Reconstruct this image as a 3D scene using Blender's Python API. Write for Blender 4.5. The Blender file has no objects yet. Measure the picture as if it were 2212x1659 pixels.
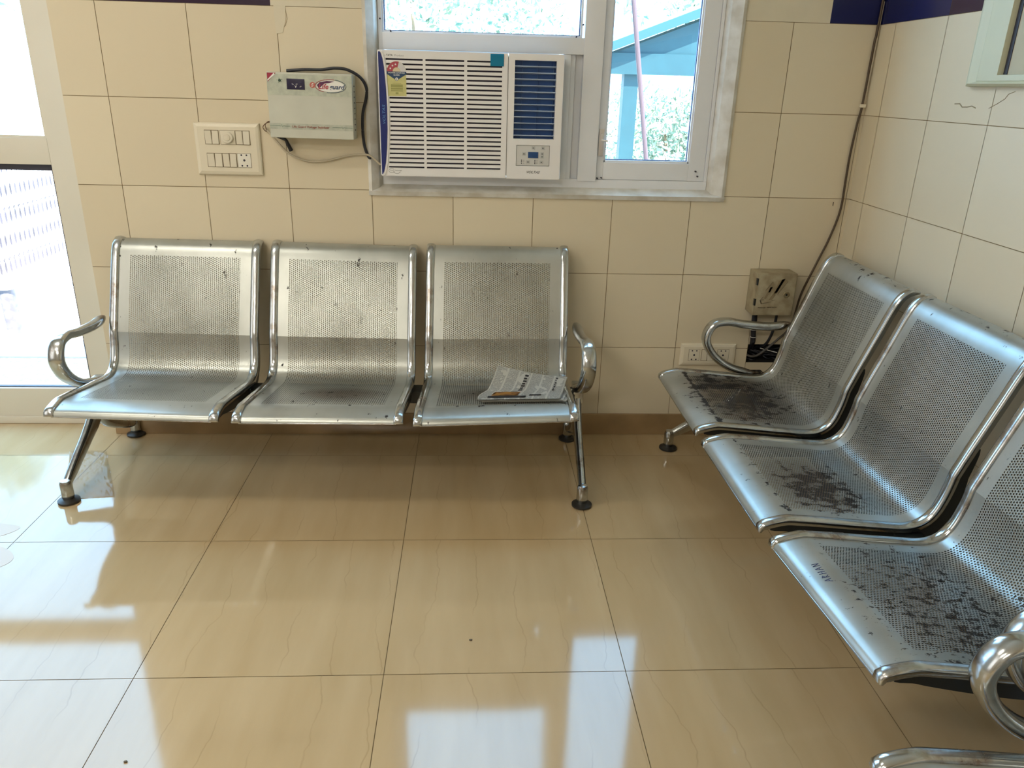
import bpy, bmesh, math, random
from mathutils import Vector, Matrix
random.seed(7)
PI = math.pi
S = bpy.context.scene
COL = S.collection

# ------------------------------------------------------------------ camera
cd = bpy.data.cameras.new('camera'); cam = bpy.data.objects.new('camera', cd); COL.objects.link(cam)
F_PX = 1664.65; PITCH, YAW, ROLL = 0.3709, 0.0587, 0.0267
cd.sensor_fit = 'HORIZONTAL'; cd.sensor_width = 36.0; cd.lens = F_PX / 2212 * 36.0
cd.clip_start = 0.05; cd.clip_end = 300
d = Vector((math.sin(YAW)*math.cos(PITCH), math.cos(YAW)*math.cos(PITCH), -math.sin(PITCH)))
r = Vector((math.cos(YAW), -math.sin(YAW), 0)); u = r.cross(d)
r2 = math.cos(ROLL)*r + math.sin(ROLL)*u; u2 = -math.sin(ROLL)*r + math.cos(ROLL)*u
M = Matrix((r2, u2, -d)).transposed().to_4x4(); M.translation = Vector((0.1391, -2.9237, 1.3597))
cam.matrix_world = M
S.camera = cam

# ------------------------------------------------------------------ world, sun, lamps, exposure
S.view_settings.view_transform = 'Standard'; S.view_settings.look = 'None'
S.view_settings.gamma = 1.0; S.view_settings.exposure = 0.68
try: S.view_settings.use_curve_mapping = False
except Exception: pass
W = bpy.data.worlds.new('sky'); S.world = W; W.use_nodes = True
bg = W.node_tree.nodes['Background']; bg.inputs[0].default_value = (0.36, 0.67, 1.0, 1); bg.inputs[1].default_value = 5.6
sl = bpy.data.lights.new('sun', 'SUN'); sl.energy = 26.0; sl.angle = 0.01; sl.color = (1, 0.96, 0.9)
sun = bpy.data.objects.new('sun', sl); COL.objects.link(sun)
sun.rotation_euler = Vector((-0.12, 0.42, -0.90)).to_track_quat('-Z', 'Y').to_euler()
def area(name, loc, size, size_y, watts, color, direction=(0, 0, -1)):
    l = bpy.data.lights.new(name, 'AREA'); l.shape = 'RECTANGLE'; l.size = size; l.size_y = size_y
    l.energy = watts; l.color = color
    o = bpy.data.objects.new(name, l); COL.objects.link(o); o.location = loc
    o.rotation_euler = Vector(direction).to_track_quat('-Z', 'Y').to_euler()
    return o
WARM = (1.0, 0.93, 0.80)
area('ceiling_lamp_front', (-1.7, -1.5, 2.86), 1.2, 0.30, 13, WARM)
area('ceiling_lamp_middle', (-1.9, -3.4, 2.86), 1.2, 0.30, 20, WARM)
area('rear_fill_light', (-1.3, -5.2, 2.80), 1.2, 0.30, 48, WARM)  # unseen fill added to brighten the back wall from the front
area('entrance_daylight', (-3.05, -2.6, 1.5), 1.8, 2.0, 10, (1.0, 0.97, 0.93), (1, 0.0, -0.05))

# ------------------------------------------------------------------ helpers
def tag(o, label=None, cat=None, group=None, kind=None):
    if label: o['label'] = label
    if cat: o['category'] = cat
    if group: o['group'] = group
    if kind: o['kind'] = kind
    return o
def empty(name, loc=(0, 0, 0), rz=0.0):
    o = bpy.data.objects.new(name, None); COL.objects.link(o); o.location = loc; o.rotation_euler = (0, 0, rz)
    o.empty_display_size = 0.1
    return o
def link(name, me, parent=None, loc=(0, 0, 0)):
    o = bpy.data.objects.new(name, me); COL.objects.link(o); o.location = loc
    if parent: o.parent = parent
    return o
def obj(name, bm, mat, parent=None, smooth=True, loc=(0, 0, 0), recalc=True, angle=35):
    if recalc: bmesh.ops.recalc_face_normals(bm, faces=bm.faces[:])
    if smooth:
        a = math.radians(angle)
        for f in bm.faces: f.smooth = True
        for e in bm.edges:
            if len(e.link_faces) == 2:
                try:
                    if e.calc_face_angle() > a: e.smooth = False
                except ValueError: pass
    me = bpy.data.meshes.new(name); bm.to_mesh(me); bm.free()
    mats = mat if isinstance(mat, (list, tuple)) else [mat]
    for m in mats: me.materials.append(m)
    return link(name, me, parent, loc)
def box(bm, x0, x1, y0, y1, z0, z1, bev=0.0, seg=2, mi=0):
    vs = [bm.verts.new((x, y, z)) for x in (x0, x1) for y in (y0, y1) for z in (z0, z1)]
    idx = [(0, 1, 3, 2), (4, 6, 7, 5), (0, 4, 5, 1), (2, 3, 7, 6), (0, 2, 6, 4), (1, 5, 7, 3)]
    fs = [bm.faces.new([vs[i] for i in q]) for q in idx]
    for f in fs: f.material_index = mi
    if bev > 0:
        es = list({e for f in fs for e in f.edges})
        bmesh.ops.bevel(bm, geom=es, offset=bev, segments=seg, affect='EDGES', profile=0.7)
    return vs
def prism(bm, pts, a0, a1, axis='y', mi=0, bev=0.0):
    """polygon (p,q) extruded along an axis: 'y' -> (x,z), 'x' -> (y,z), 'z' -> (x,y)"""
    def P(p, a):
        return {'y': (p[0], a, p[1]), 'x': (a, p[0], p[1]), 'z': (p[0], p[1], a)}[axis]
    A = [bm.verts.new(P(p, a0)) for p in pts]; B = [bm.verts.new(P(p, a1)) for p in pts]
    n = len(pts); fs = [bm.faces.new(A), bm.faces.new(B[::-1])]
    for i in range(n): fs.append(bm.faces.new((A[i], A[(i+1) % n], B[(i+1) % n], B[i])))
    for f in fs: f.material_index = mi
    if bev > 0:
        es = list({e for f in fs[:2] for e in f.edges})
        bmesh.ops.bevel(bm, geom=es, offset=bev, segments=2, affect='EDGES')
    return fs
def catmull(pts, n=8, closed=False):
    pts = [Vector(p) for p in pts]; out = []
    m = len(pts); rng = range(m if closed else m-1)
    for i in rng:
        p0 = pts[i-1] if (i > 0 or closed) else pts[0]*2-pts[1]
        p1 = pts[i]; p2 = pts[(i+1) % m]
        p3 = pts[(i+2) % m] if (closed or i+2 < m) else pts[-1]*2-pts[-2]
        for k in range(n):
            t = k/n
            out.append(0.5*((2*p1)+(-p0+p2)*t+(2*p0-5*p1+4*p2-p3)*t*t+(-p0+3*p1-3*p2+p3)*t**3))
    if not closed: out.append(pts[-1])
    return out
def tube(bm, path, rad, seg=12, up=Vector((0, 0, 1)), caps=True, mi=0, closed=False):
    """rad: number, or (ra, rb), or a function of 0..1 giving (ra, rb); ra lies along up x tangent"""
    path = [Vector(p) for p in path]; n = len(path); rings = []
    prev = None
    for i, p in enumerate(path):
        if closed: t = path[(i+1) % n]-path[i-1]
        else: t = path[min(i+1, n-1)]-path[max(i-1, 0)]
        t.normalize()
        a = up.cross(t)
        if a.length < 1e-3: a = (prev if prev else Vector((1, 0, 0)).cross(t))
        a.normalize()
        if prev and a.dot(prev) < 0: a = -a
        prev = a; b = t.cross(a)
        R = rad(i/max(n-1, 1)) if callable(rad) else rad
        ra, rb = R if isinstance(R, (tuple, list)) else (R, R)
        rings.append([bm.verts.new(p+a*ra*math.cos(2*PI*k/seg)+b*rb*math.sin(2*PI*k/seg)) for k in range(seg)])
    for i in range(n if closed else n-1):
        A = rings[i]; B = rings[(i+1) % n]
        for k in range(seg):
            f = bm.faces.new((A[k], A[(k+1) % seg], B[(k+1) % seg], B[k])); f.material_index = mi
    if caps and not closed:
        for R_, q in ((rings[0], -1), (rings[-1], 1)):
            f = bm.faces.new(R_ if q > 0 else R_[::-1]); f.material_index = mi
def lathe(bm, prof, c=(0, 0), seg=24, mi=0, axis='z'):
    rings = []
    for rr, z in prof:
        ring = []
        for k in range(seg):
            ca, sa = math.cos(2*PI*k/seg)*rr, math.sin(2*PI*k/seg)*rr
            ring.append(bm.verts.new((c[0]+ca, c[1]+sa, z) if axis == 'z' else (c[0]+ca, z, c[1]+sa)))
        rings.append(ring)
    for A, B in zip(rings, rings[1:]):
        for k in range(seg): bm.faces.new((A[k], A[(k+1) % seg], B[(k+1) % seg], B[k])).material_index = mi
    bm.faces.new(rings[0][::-1]).material_index = mi; bm.faces.new(rings[-1]).material_index = mi
def sheet_with_holes(bm, X, Z, holes, front, back, skip=None, pick=None, plane='y', walls=True):
    """grid of faces over cuts X,Z; holes are (x0,x1,z0,z1); front=surface coordinate, back=depth of hole walls"""
    xs = sorted(set([X[0], X[1]]+[v for h in holes for v in h[:2] if X[0] < v < X[1]]))
    zs = sorted(set([Z[0], Z[1]]+[v for h in holes for v in h[2:] if Z[0] < v < Z[1]]))
    def P(x, z, s): return (x, s, z) if plane == 'y' else (s, x, z)
    cache = {}
    def V(x, z):
        k = (round(x, 5), round(z, 5))
        if k not in cache: cache[k] = bm.verts.new(P(x, z, front))
        return cache[k]
    for i in range(len(xs)-1):
        for j in range(len(zs)-1):
            cx, cz = (xs[i]+xs[i+1])/2, (zs[j]+zs[j+1])/2
            if any(h[0] < cx < h[1] and h[2] < cz < h[3] for h in holes): continue
            bm.faces.new((V(xs[i], zs[j]), V(xs[i+1], zs[j]), V(xs[i+1], zs[j+1]), V(xs[i], zs[j+1])))
    if walls:
        for x0, x1, z0, z1 in holes:
            q = [(x0, z0), (x1, z0), (x1, z1), (x0, z1)]
            for k in range(4):
                a, b = q[k], q[(k+1) % 4]
                bm.faces.new([bm.verts.new(P(*a, front)), bm.verts.new(P(*b, front)), bm.verts.new(P(*b, back)), bm.verts.new(P(*a, back))])
def text(name, body, mat, parent, w, h, loc, rot=(PI/2, 0, 0), shear=0.0, depth=0.0004, bold=0.0):
    c = bpy.data.curves.new(name, 'FONT'); c.body = body; c.extrude = 0.002; c.shear = shear; c.offset = bold
    c.resolution_u = 3
    t = bpy.data.objects.new(name, c); COL.objects.link(t)
    dg = bpy.context.evaluated_depsgraph_get(); me = bpy.data.meshes.new_from_object(t.evaluated_get(dg))
    bpy.data.objects.remove(t)
    xs = [v.co.x for v in me.vertices]; ys = [v.co.y for v in me.vertices]
    sx = w/(max(xs)-min(xs)); sy = h/(max(ys)-min(ys)); x0, y0 = min(xs), min(ys)
    for v in me.vertices: v.co = Vector(((v.co.x-x0)*sx, (v.co.y-y0)*sy, v.co.z/0.002*depth/2))
    me.materials.clear(); me.materials.append(mat)
    o = link(name, me, parent, loc); o.rotation_euler = rot
    return o

# ------------------------------------------------------------------ materials
def nodes(name):
    m = bpy.data.materials.new(name); m.use_nodes = True; nt = m.node_tree
    return m, nt, nt.nodes['Principled BSDF']
def N(nt, t, **kw):
    n = nt.nodes.new(t)
    for k, v in kw.items():
        if k.startswith('i_'): n.inputs[int(k[2:])].default_value = v
        else: setattr(n, k, v)
    return n
def L(nt, a, ao, b, bi): nt.links.new(a.outputs[ao], b.inputs[bi])
def rgba(c): return (c[0], c[1], c[2], 1)
def simple(name, col, rough=0.5, metal=0.0, spec=None, noise=0.0, nscale=30, bump=0.0, dark=None, coat=0.0):
    m, nt, b = nodes(name)
    b.inputs['Base Color'].default_value = rgba(col); b.inputs['Roughness'].default_value = rough
    b.inputs['Metallic'].default_value = metal
    if spec is not None: b.inputs['Specular IOR Level'].default_value = spec
    if coat: b.inputs['Coat Weight'].default_value = coat
    if noise > 0 or bump > 0:
        tc = N(nt, 'ShaderNodeTexCoord'); nz = N(nt, 'ShaderNodeTexNoise'); nz.inputs['Scale'].default_value = nscale
        nz.inputs['Detail'].default_value = 6; L(nt, tc, 'Object', nz, 'Vector')
        if noise > 0:
            cr = N(nt, 'ShaderNodeValToRGB'); dk = dark or tuple(c*(1-noise) for c in col)
            cr.color_ramp.elements[0].position = 0.35; cr.color_ramp.elements[0].color = rgba(dk)
            cr.color_ramp.elements[1].position = 0.62; cr.color_ramp.elements[1].color = rgba(col)
            L(nt, nz, 'Fac', cr, 'Fac'); L(nt, cr, 'Color', b, 'Base Color')
        if bump > 0:
            bp = N(nt, 'ShaderNodeBump'); bp.inputs['Strength'].default_value = bump; bp.inputs['Distance'].default_value = 0.002
            L(nt, nz, 'Fac', bp, 'Height'); L(nt, bp, 'Normal', b, 'Normal')
    return m
def m_chrome():
    m, nt, b = nodes('chrome'); b.inputs['Metallic'].default_value = 1.0
    tc = N(nt, 'ShaderNodeTexCoord'); nz = N(nt, 'ShaderNodeTexNoise'); nz.inputs['Scale'].default_value = 9; nz.inputs['Detail'].default_value = 8
    nz.inputs['Roughness'].default_value = 0.65
    L(nt, tc, 'Object', nz, 'Vector')
    cr = N(nt, 'ShaderNodeValToRGB'); cr.color_ramp.elements[0].position = 0.32; cr.color_ramp.elements[0].color = (0.22, 0.15, 0.10, 1)
    cr.color_ramp.elements[1].position = 0.48; cr.color_ramp.elements[1].color = (0.52, 0.55, 0.57, 1)
    L(nt, nz, 'Fac', cr, 'Fac'); L(nt, cr, 'Color', b, 'Base Color')
    rr = N(nt, 'ShaderNodeMapRange'); rr.inputs['From Min'].default_value = 0.3; rr.inputs['From Max'].default_value = 0.6
    rr.inputs['To Min'].default_value = 0.32; rr.inputs['To Max'].default_value = 0.13
    L(nt, nz, 'Fac', rr, 'Value'); L(nt, rr, 'Result', b, 'Roughness')
    return m
def m_steel(name, uc, sc, ru, rs, amount, seed, brown=0.5, lip=0.0, nscale=32):
    """silver lacquered perforated sheet; UV is metres (across, along the sheet). Worn-through patches around (uc, sc)"""
    m, nt, b = nodes(name); nt.nodes.remove(nt.nodes['Material Output'])
    out = N(nt, 'ShaderNodeOutputMaterial')
    uv = N(nt, 'ShaderNodeUVMap'); sp = N(nt, 'ShaderNodeSeparateXYZ'); L(nt, uv, 'UV', sp, 'Vector')
    def mth(op, a, bb=None, c=None):
        n = N(nt, 'ShaderNodeMath', operation=op)
        for i, v in enumerate((a, bb, c)):
            if v is None: continue
            if isinstance(v, (int, float)): n.inputs[i].default_value = v
            else: nt.links.new(v, n.inputs[i])
        return n.outputs[0]
    U, T = sp.outputs['X'], sp.outputs['Y']
    A, B, R = 0.0138, 0.0072, 0.0023
    def hole(off):
        x = mth('SUBTRACT', mth('FRACT', mth('ADD', mth('DIVIDE', U, A), off+50)), 0.5)
        y = mth('SUBTRACT', mth('FRACT', mth('ADD', mth('DIVIDE', T, B), off+50)), 0.5)
        x = mth('MULTIPLY', x, A); y = mth('MULTIPLY', y, B)
        return mth('LESS_THAN', mth('ADD', mth('MULTIPLY', x, x), mth('MULTIPLY', y, y)), R*R)
    h = mth('MAXIMUM', hole(0.0), hole(0.5))
    inz = mth('MULTIPLY', mth('LESS_THAN', mth('ABSOLUTE', mth('ADD', U, 0.002)), 0.1955),
              mth('MULTIPLY', mth('GREATER_THAN', T, PERF0), mth('LESS_THAN', T, PERF1)))
    h = mth('MULTIPLY', h, inz)
    # wear
    mp = N(nt, 'ShaderNodeMapping'); mp.inputs['Location'].default_value = (seed, seed*1.7, 0); mp.inputs['Scale'].default_value = (1.0, 0.55, 1)
    L(nt, uv, 'UV', mp, 'Vector')
    n1 = N(nt, 'ShaderNodeTexNoise'); n1.inputs['Scale'].default_value = nscale; n1.inputs['Detail'].default_value = 9; n1.inputs['Roughness'].default_value = 0.72
    L(nt, mp, 'Vector', n1, 'Vector')
    du = mth('DIVIDE', mth('SUBTRACT', U, uc), ru); ds = mth('DIVIDE', mth('SUBTRACT', T, sc), rs)
    g = mth('SUBTRACT', 1.0, mth('ADD', mth('MULTIPLY', du, du), mth('MULTIPLY', ds, ds)))
    g = mth('MAXIMUM', g, -0.5)
    edge = mth('SUBTRACT', 1.0, mth('DIVIDE', mth('ABSOLUTE', mth('SUBTRACT', T, PERF0-0.006)), 0.022))
    g2 = mth('MAXIMUM', g, mth('MULTIPLY', edge, lip))
    g2 = mth('MAXIMUM', g2, mth('MULTIPLY', mth('GREATER_THAN', T, TOT-0.035), 0.35*min(1, lip*4)))
    w = mth('SUBTRACT', mth('ADD', n1.outputs['Fac'], mth('MULTIPLY', g2, 0.17*amount)), mth('MULTIPLY', mth('LESS_THAN', g2, 0.0), 0.10))
    ss = N(nt, 'ShaderNodeMapRange', interpolation_type='SMOOTHSTEP'); ss.inputs['From Min'].default_value = 0.625; ss.inputs['From Max'].default_value = 0.665
    nt.links.new(w, ss.inputs['Value']); wear = ss.outputs['Result']
    n2 = N(nt, 'ShaderNodeTexNoise'); n2.inputs['Scale'].default_value = 5; n2.inputs['Detail'].default_value = 4; L(nt, mp, 'Vector', n2, 'Vector')
    base = N(nt, 'ShaderNodeValToRGB'); base.color_ramp.elements[0].position = 0.3; base.color_ramp.elements[0].color = (0.33, 0.345, 0.32, 1)
    base.color_ramp.elements[1].position = 0.6; base.color_ramp.elements[1].color = (0.47, 0.49, 0.465, 1)
    L(nt, n2, 'Fac', base, 'Fac')
    # grime film where people sit
    gr = N(nt, 'ShaderNodeMix', data_type='RGBA'); gr.inputs[7].default_value = (0.13, 0.09, 0.06, 1)
    nt.links.new(base.outputs['Color'], gr.inputs[6])
    nt.links.new(mth('MULTIPLY', mth('MAXIMUM', g, 0.0), brown), gr.inputs[0])
    mx = N(nt, 'ShaderNodeMix', data_type='RGBA'); mx.inputs[7].default_value = (0.016, 0.013, 0.012, 1)
    nt.links.new(wear, mx.inputs[0]); nt.links.new(gr.outputs[2], mx.inputs[6]); nt.links.new(mx.outputs[2], b.inputs['Base Color'])
    nt.links.new(mth('MULTIPLY', mth('SUBTRACT', 1.0, wear), 0.66), b.inputs['Metallic'])
    rg = N(nt, 'ShaderNodeMapRange'); rg.inputs['To Min'].default_value = 0.34; rg.inputs['To Max'].default_value = 0.7
    nt.links.new(wear, rg.inputs['Value']); nt.links.new(rg.outputs['Result'], b.inputs['Roughness'])
    tr = N(nt, 'ShaderNodeBsdfTransparent'); ms = N(nt, 'ShaderNodeMixShader')
    nt.links.new(h, ms.inputs[0]); L(nt, b, 0, ms, 1); L(nt, tr, 0, ms, 2); L(nt, ms, 0, out, 'Surface')
    return m
def m_floor():
    m, nt, b = nodes('polished_floor_tile')
    tc = N(nt, 'ShaderNodeTexCoord')
    at = N(nt, 'ShaderNodeAttribute', attribute_name='tint')
    mp = N(nt, 'ShaderNodeMapping'); mp.inputs['Scale'].default_value = (1, 0.16, 1); L(nt, tc, 'Object', mp, 'Vector')
    # per-tile shift of the veins
    cm = N(nt, 'ShaderNodeCombineXYZ'); mu = N(nt, 'ShaderNodeMath', operation='MULTIPLY'); mu.inputs[1].default_value = 37.0
    L(nt, at, 'Fac', mu, 0); nt.links.new(mu.outputs[0], cm.inputs[2])
    ad = N(nt, 'ShaderNodeVectorMath', operation='ADD'); L(nt, mp, 'Vector', ad, 0); L(nt, cm, 'Vector', ad, 1)
    n1 = N(nt, 'ShaderNodeTexNoise'); n1.inputs['Scale'].default_value = 9; n1.inputs['Detail'].default_value = 5; L(nt, ad, 'Vector', n1, 'Vector')
    r1 = N(nt, 'ShaderNodeValToRGB'); e = r1.color_ramp.elements
    e[0].position = 0.25; e[0].color = (0.45, 0.325, 0.17, 1); e[1].position = 0.75; e[1].color = (0.53, 0.405, 0.24, 1)
    L(nt, n1, 'Fac', r1, 'Fac')
    # thin dark veins wandering along the length of each tile
    mp2 = N(nt, 'ShaderNodeMapping'); mp2.inputs['Scale'].default_value = (0.5, 0.75, 1); L(nt, tc, 'Object', mp2, 'Vector')
    ad2 = N(nt, 'ShaderNodeVectorMath', operation='ADD'); L(nt, mp2, 'Vector', ad2, 0); L(nt, cm, 'Vector', ad2, 1)
    n2 = N(nt, 'ShaderNodeTexNoise'); n2.inputs['Scale'].default_value = 3.2; n2.inputs['Detail'].default_value = 4.5; n2.inputs['Roughness'].default_value = 0.55
    L(nt, ad2, 'Vector', n2, 'Vector')
    sx = N(nt, 'ShaderNodeSeparateXYZ'); L(nt, tc, 'Object', sx, 'Vector')
    mk = N(nt, 'ShaderNodeMath', operation='MULTIPLY'); mk.inputs[1].default_value = 8.5; L(nt, sx, 'X', mk, 0)
    m1 = N(nt, 'ShaderNodeMath', operation='MULTIPLY_ADD'); m1.inputs[1].default_value = 1.5; L(nt, n2, 'Fac', m1, 0); nt.links.new(mk.outputs[0], m1.inputs[2])
    pp = N(nt, 'ShaderNodeMath', operation='PINGPONG'); pp.inputs[1].default_value = 0.5; nt.links.new(m1.outputs[0], pp.inputs[0])
    lt = N(nt, 'ShaderNodeMapRange'); lt.inputs['From Min'].default_value = 0.0; lt.inputs['From Max'].default_value = 0.020
    lt.inputs['To Min'].default_value = 1.0; lt.inputs['To Max'].default_value = 0.0; nt.links.new(pp.outputs[0], lt.inputs['Value'])
    vm = N(nt, 'ShaderNodeTexNoise'); vm.inputs['Scale'].default_value = 4; L(nt, tc, 'Object', vm, 'Vector')
    vr = N(nt, 'ShaderNodeMapRange'); vr.inputs['From Min'].default_value = 0.42; vr.inputs['From Max'].default_value = 0.6; vr.inputs['To Max'].default_value = 0.36
    L(nt, vm, 'Fac', vr, 'Value')
    mm = N(nt, 'ShaderNodeMath', operation='MULTIPLY'); nt.links.new(lt.outputs['Result'], mm.inputs[0]); nt.links.new(vr.outputs['Result'], mm.inputs[1])
    mx = N(nt, 'ShaderNodeMix', data_type='RGBA'); mx.inputs[7].default_value = (0.26, 0.17, 0.075, 1)
    nt.links.new(mm.outputs[0], mx.inputs[0]); L(nt, r1, 'Color', mx, 6)
    L(nt, mx, 2, b, 'Base Color')
    b.inputs['Roughness'].default_value = 0.075; b.inputs['IOR'].default_value = 1.55
    nz = N(nt, 'ShaderNodeTexNoise'); nz.inputs['Scale'].default_value = 2.5; L(nt, tc, 'Object', nz, 'Vector')
    bp = N(nt, 'ShaderNodeBump'); bp.inputs['Strength'].default_value = 0.06; bp.inputs['Distance'].default_value = 0.01
    L(nt, nz, 'Fac', bp, 'Height'); L(nt, bp, 'Normal', b, 'Normal')
    return m
def m_walltile():
    m, nt, b = nodes('cream_wall_tile')
    at = N(nt, 'ShaderNodeAttribute', attribute_name='tint')
    r1 = N(nt, 'ShaderNodeValToRGB'); e = r1.color_ramp.elements
    e[0].color = (0.68, 0.60, 0.445, 1); e[1].color = (0.72, 0.645, 0.49, 1); L(nt, at, 'Fac', r1, 'Fac')
    L(nt, r1, 'Color', b, 'Base Color'); b.inputs['Roughness'].default_value = 0.38; b.inputs['Specular IOR Level'].default_value = 0.4
    tc = N(nt, 'ShaderNodeTexCoord'); nz = N(nt, 'ShaderNodeTexNoise'); nz.inputs['Scale'].default_value = 6; L(nt, tc, 'Object', nz, 'Vector')
    bp = N(nt, 'ShaderNodeBump'); bp.inputs['Strength'].default_value = 0.1; bp.inputs['Distance'].default_value = 0.004
    L(nt, nz, 'Fac', bp, 'Height'); L(nt, bp, 'Normal', b, 'Normal')
    return m
def m_glass(name, tint=(1, 1, 1), refl=0.06, rough=0.0):
    m, nt, b = nodes(name); nt.nodes.remove(b)
    out = nt.nodes['Material Output']
    tr = N(nt, 'ShaderNodeBsdfTransparent'); tr.inputs[0].default_value = rgba(tint)
    gl = N(nt, 'ShaderNodeBsdfGlossy'); gl.inputs['Roughness'].default_value = rough
    fr = N(nt, 'ShaderNodeFresnel'); fr.inputs['IOR'].default_value = 1.45
    ge = N(nt, 'ShaderNodeNewGeometry'); iv = N(nt, 'ShaderNodeMath', operation='SUBTRACT'); iv.inputs[0].default_value = 1.0; L(nt, ge, 'Backfacing', iv, 1)
    fm = N(nt, 'ShaderNodeMath', operation='MULTIPLY'); L(nt, fr, 0, fm, 0); L(nt, iv, 0, fm, 1)
    mx = N(nt, 'ShaderNodeMixShader'); L(nt, fm, 0, mx, 0); L(nt, tr, 0, mx, 1); L(nt, gl, 0, mx, 2); L(nt, mx, 0, out, 'Surface')
    return m
def m_plastic_film():
    m, nt, b = nodes('clear_plastic_film'); out = nt.nodes['Material Output']
    tr = N(nt, 'ShaderNodeBsdfTransparent'); tr.inputs[0].default_value = (0.96, 0.96, 0.96, 1)
    gl = N(nt, 'ShaderNodeBsdfGlossy'); gl.inputs['Roughness'].default_value = 0.08
    lw = N(nt, 'ShaderNodeLayerWeight'); lw.inputs[0].default_value = 0.12
    mx = N(nt, 'ShaderNodeMixShader'); L(nt, lw, 'Fresnel', mx, 0); L(nt, tr, 0, mx, 1); L(nt, gl, 0, mx, 2)
    L(nt, mx, 0, out, 'Surface'); nt.nodes.remove(b)
    return m
def m_newsprint():
    m, nt, b = nodes('newsprint'); b.inputs['Roughness'].default_value = 0.85
    uv = N(nt, 'ShaderNodeUVMap'); sp = N(nt, 'ShaderNodeSeparateXYZ'); L(nt, uv, 'UV', sp, 'Vector')
    def mth(op, a, bb=None):
        n = N(nt, 'ShaderNodeMath', operation=op)
        for i, v in enumerate((a, bb)):
            if v is None: continue
            if isinstance(v, (int, float)): n.inputs[i].default_value = v
            else: nt.links.new(v, n.inputs[i])
        return n.outputs[0]
    U, V = sp.outputs['X'], sp.outputs['Y']
    colw = 0.045
    cu = mth('FRACT', mth('DIVIDE', U, colw)); incol = mth('MULTIPLY', mth('GREATER_THAN', cu, 0.08), mth('LESS_THAN', cu, 0.93))
    line = mth('LESS_THAN', mth('FRACT', mth('DIVIDE', V, 0.0034)), 0.5)
    nz = N(nt, 'ShaderNodeTexNoise'); nz.inputs['Scale'].default_value = 420; nz.inputs['Detail'].default_value = 2; L(nt, uv, 'UV', nz, 'Vector')
    word = mth('GREATER_THAN', nz.outputs['Fac'], 0.44)
    n2 = N(nt, 'ShaderNodeTexNoise'); n2.inputs['Scale'].default_value = 22; L(nt, uv, 'UV', n2, 'Vector')
    blk = mth('GREATER_THAN', n2.outputs['Fac'], 0.40)
    ink = mth('MULTIPLY', mth('MULTIPLY', incol, line), mth('MULTIPLY', word, blk))
    mx = N(nt, 'ShaderNodeMix', data_type='RGBA'); mx.inputs[6].default_value = (0.78, 0.77, 0.71, 1); mx.inputs[7].default_value = (0.13, 0.13, 0.13, 1)
    nt.links.new(mth('MULTIPLY', ink, 0.85), mx.inputs[0]); L(nt, mx, 2, b, 'Base Color')
    return m

# sheet profile: (v, z) from the front lip to the top roll; v = 0 above the front feet, growing to the wall
PROF_A = [(-0.088, 0.338), (-0.087, 0.347), (-0.078, 0.355), (-0.050, 0.363), (-0.018, 0.368), (0.005, 0.366), (0.05, 0.361), (0.10, 0.355),
          (0.16, 0.347), (0.22, 0.340), (0.28, 0.333), (0.315, 0.336), (0.342, 0.349), (0.362, 0.373), (0.374, 0.405), (0.383, 0.44), (0.389, 0.477)]
PROF_B = [(0.389, 0.477), (0.412, 0.54), (0.437, 0.605), (0.462, 0.67), (0.484, 0.728), (0.500, 0.764), (0.517, 0.786), (0.540, 0.797), (0.560, 0.794)]
def resample(pts, step=0.012):
    c = catmull([(p[0], p[1], 0) for p in pts], 12); out = [c[0]]; acc = 0
    tot = sum((b-a).length for a, b in zip(c, c[1:])); n = max(2, round(tot/step)); st = tot/n
    for a, b in zip(c, c[1:]):
        l = (b-a).length
        while acc+l >= st and len(out) < n:
            t = (st-acc)/l; a = a+(b-a)*t; out.append(a.copy()); l = (b-a).length; acc = 0
        acc += l
    out.append(c[-1]); return [(p.x, p.y) for p in out]
PA, PB = resample(PROF_A), resample(PROF_B)
PROF = PA+PB[1:]; KINK = len(PA)-1
ARC = [0.0]
for a, b in zip(PROF, PROF[1:]): ARC.append(ARC[-1]+math.hypot(b[0]-a[0], b[1]-a[1]))
TOT = ARC[-1]
PERF0 = min(ARC, key=lambda s: abs(PROF[ARC.index(s)][0]-0.012) + (0 if s < 0.3 else 9))
PERF1 = min(ARC, key=lambda s: abs(PROF[ARC.index(s)][1]-0.742) + (0 if s > 0.6 else 9))

M_CHROME = m_chrome()
M_FLOOR = m_floor(); M_TILE = m_walltile(); M_PLAST = simple('painted_plaster', (0.70, 0.64, 0.50), 0.6, noise=0.06, nscale=8, bump=0.15)
M_BAND = simple('dark_border_tile', (0.030, 0.012, 0.038), 0.2)
M_BANDBLUE = simple('navy_border_tile', (0.012, 0.016, 0.085), 0.2)
M_GROUT = simple('grout', (0.27, 0.19, 0.09), 0.9)
M_FGROUT = simple('floor_grout', (0.16, 0.11, 0.05), 0.9)
M_CEIL = simple('ceiling_paint', (0.70, 0.68, 0.62), 0.8); M_DULL = simple('dull_brown_grey_paint', (0.36, 0.33, 0.28), 0.7)
M_SKIRT = simple('brown_marble_skirting', (0.40, 0.27, 0.14), 0.2, noise=0.3, nscale=5)
M_ALU = simple('cream_aluminium', (0.72, 0.69, 0.60), 0.42, noise=0.03, nscale=4)
M_ALUB = simple('white_aluminium', (0.78, 0.81, 0.86), 0.38, noise=0.05, nscale=4)
M_JAMB = simple('dirty_plaster_jamb', (0.72, 0.71, 0.67), 0.6, noise=0.28, nscale=14, bump=0.3, dark=(0.55, 0.52, 0.45))
M_GASKET = simple('dark_gasket', (0.03, 0.03, 0.05), 0.5)
M_BLACK = simple('black_steel', (0.010, 0.012, 0.012), 0.35)
M_RUBBER = simple('black_rubber', (0.018, 0.017, 0.015), 0.45)
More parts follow.
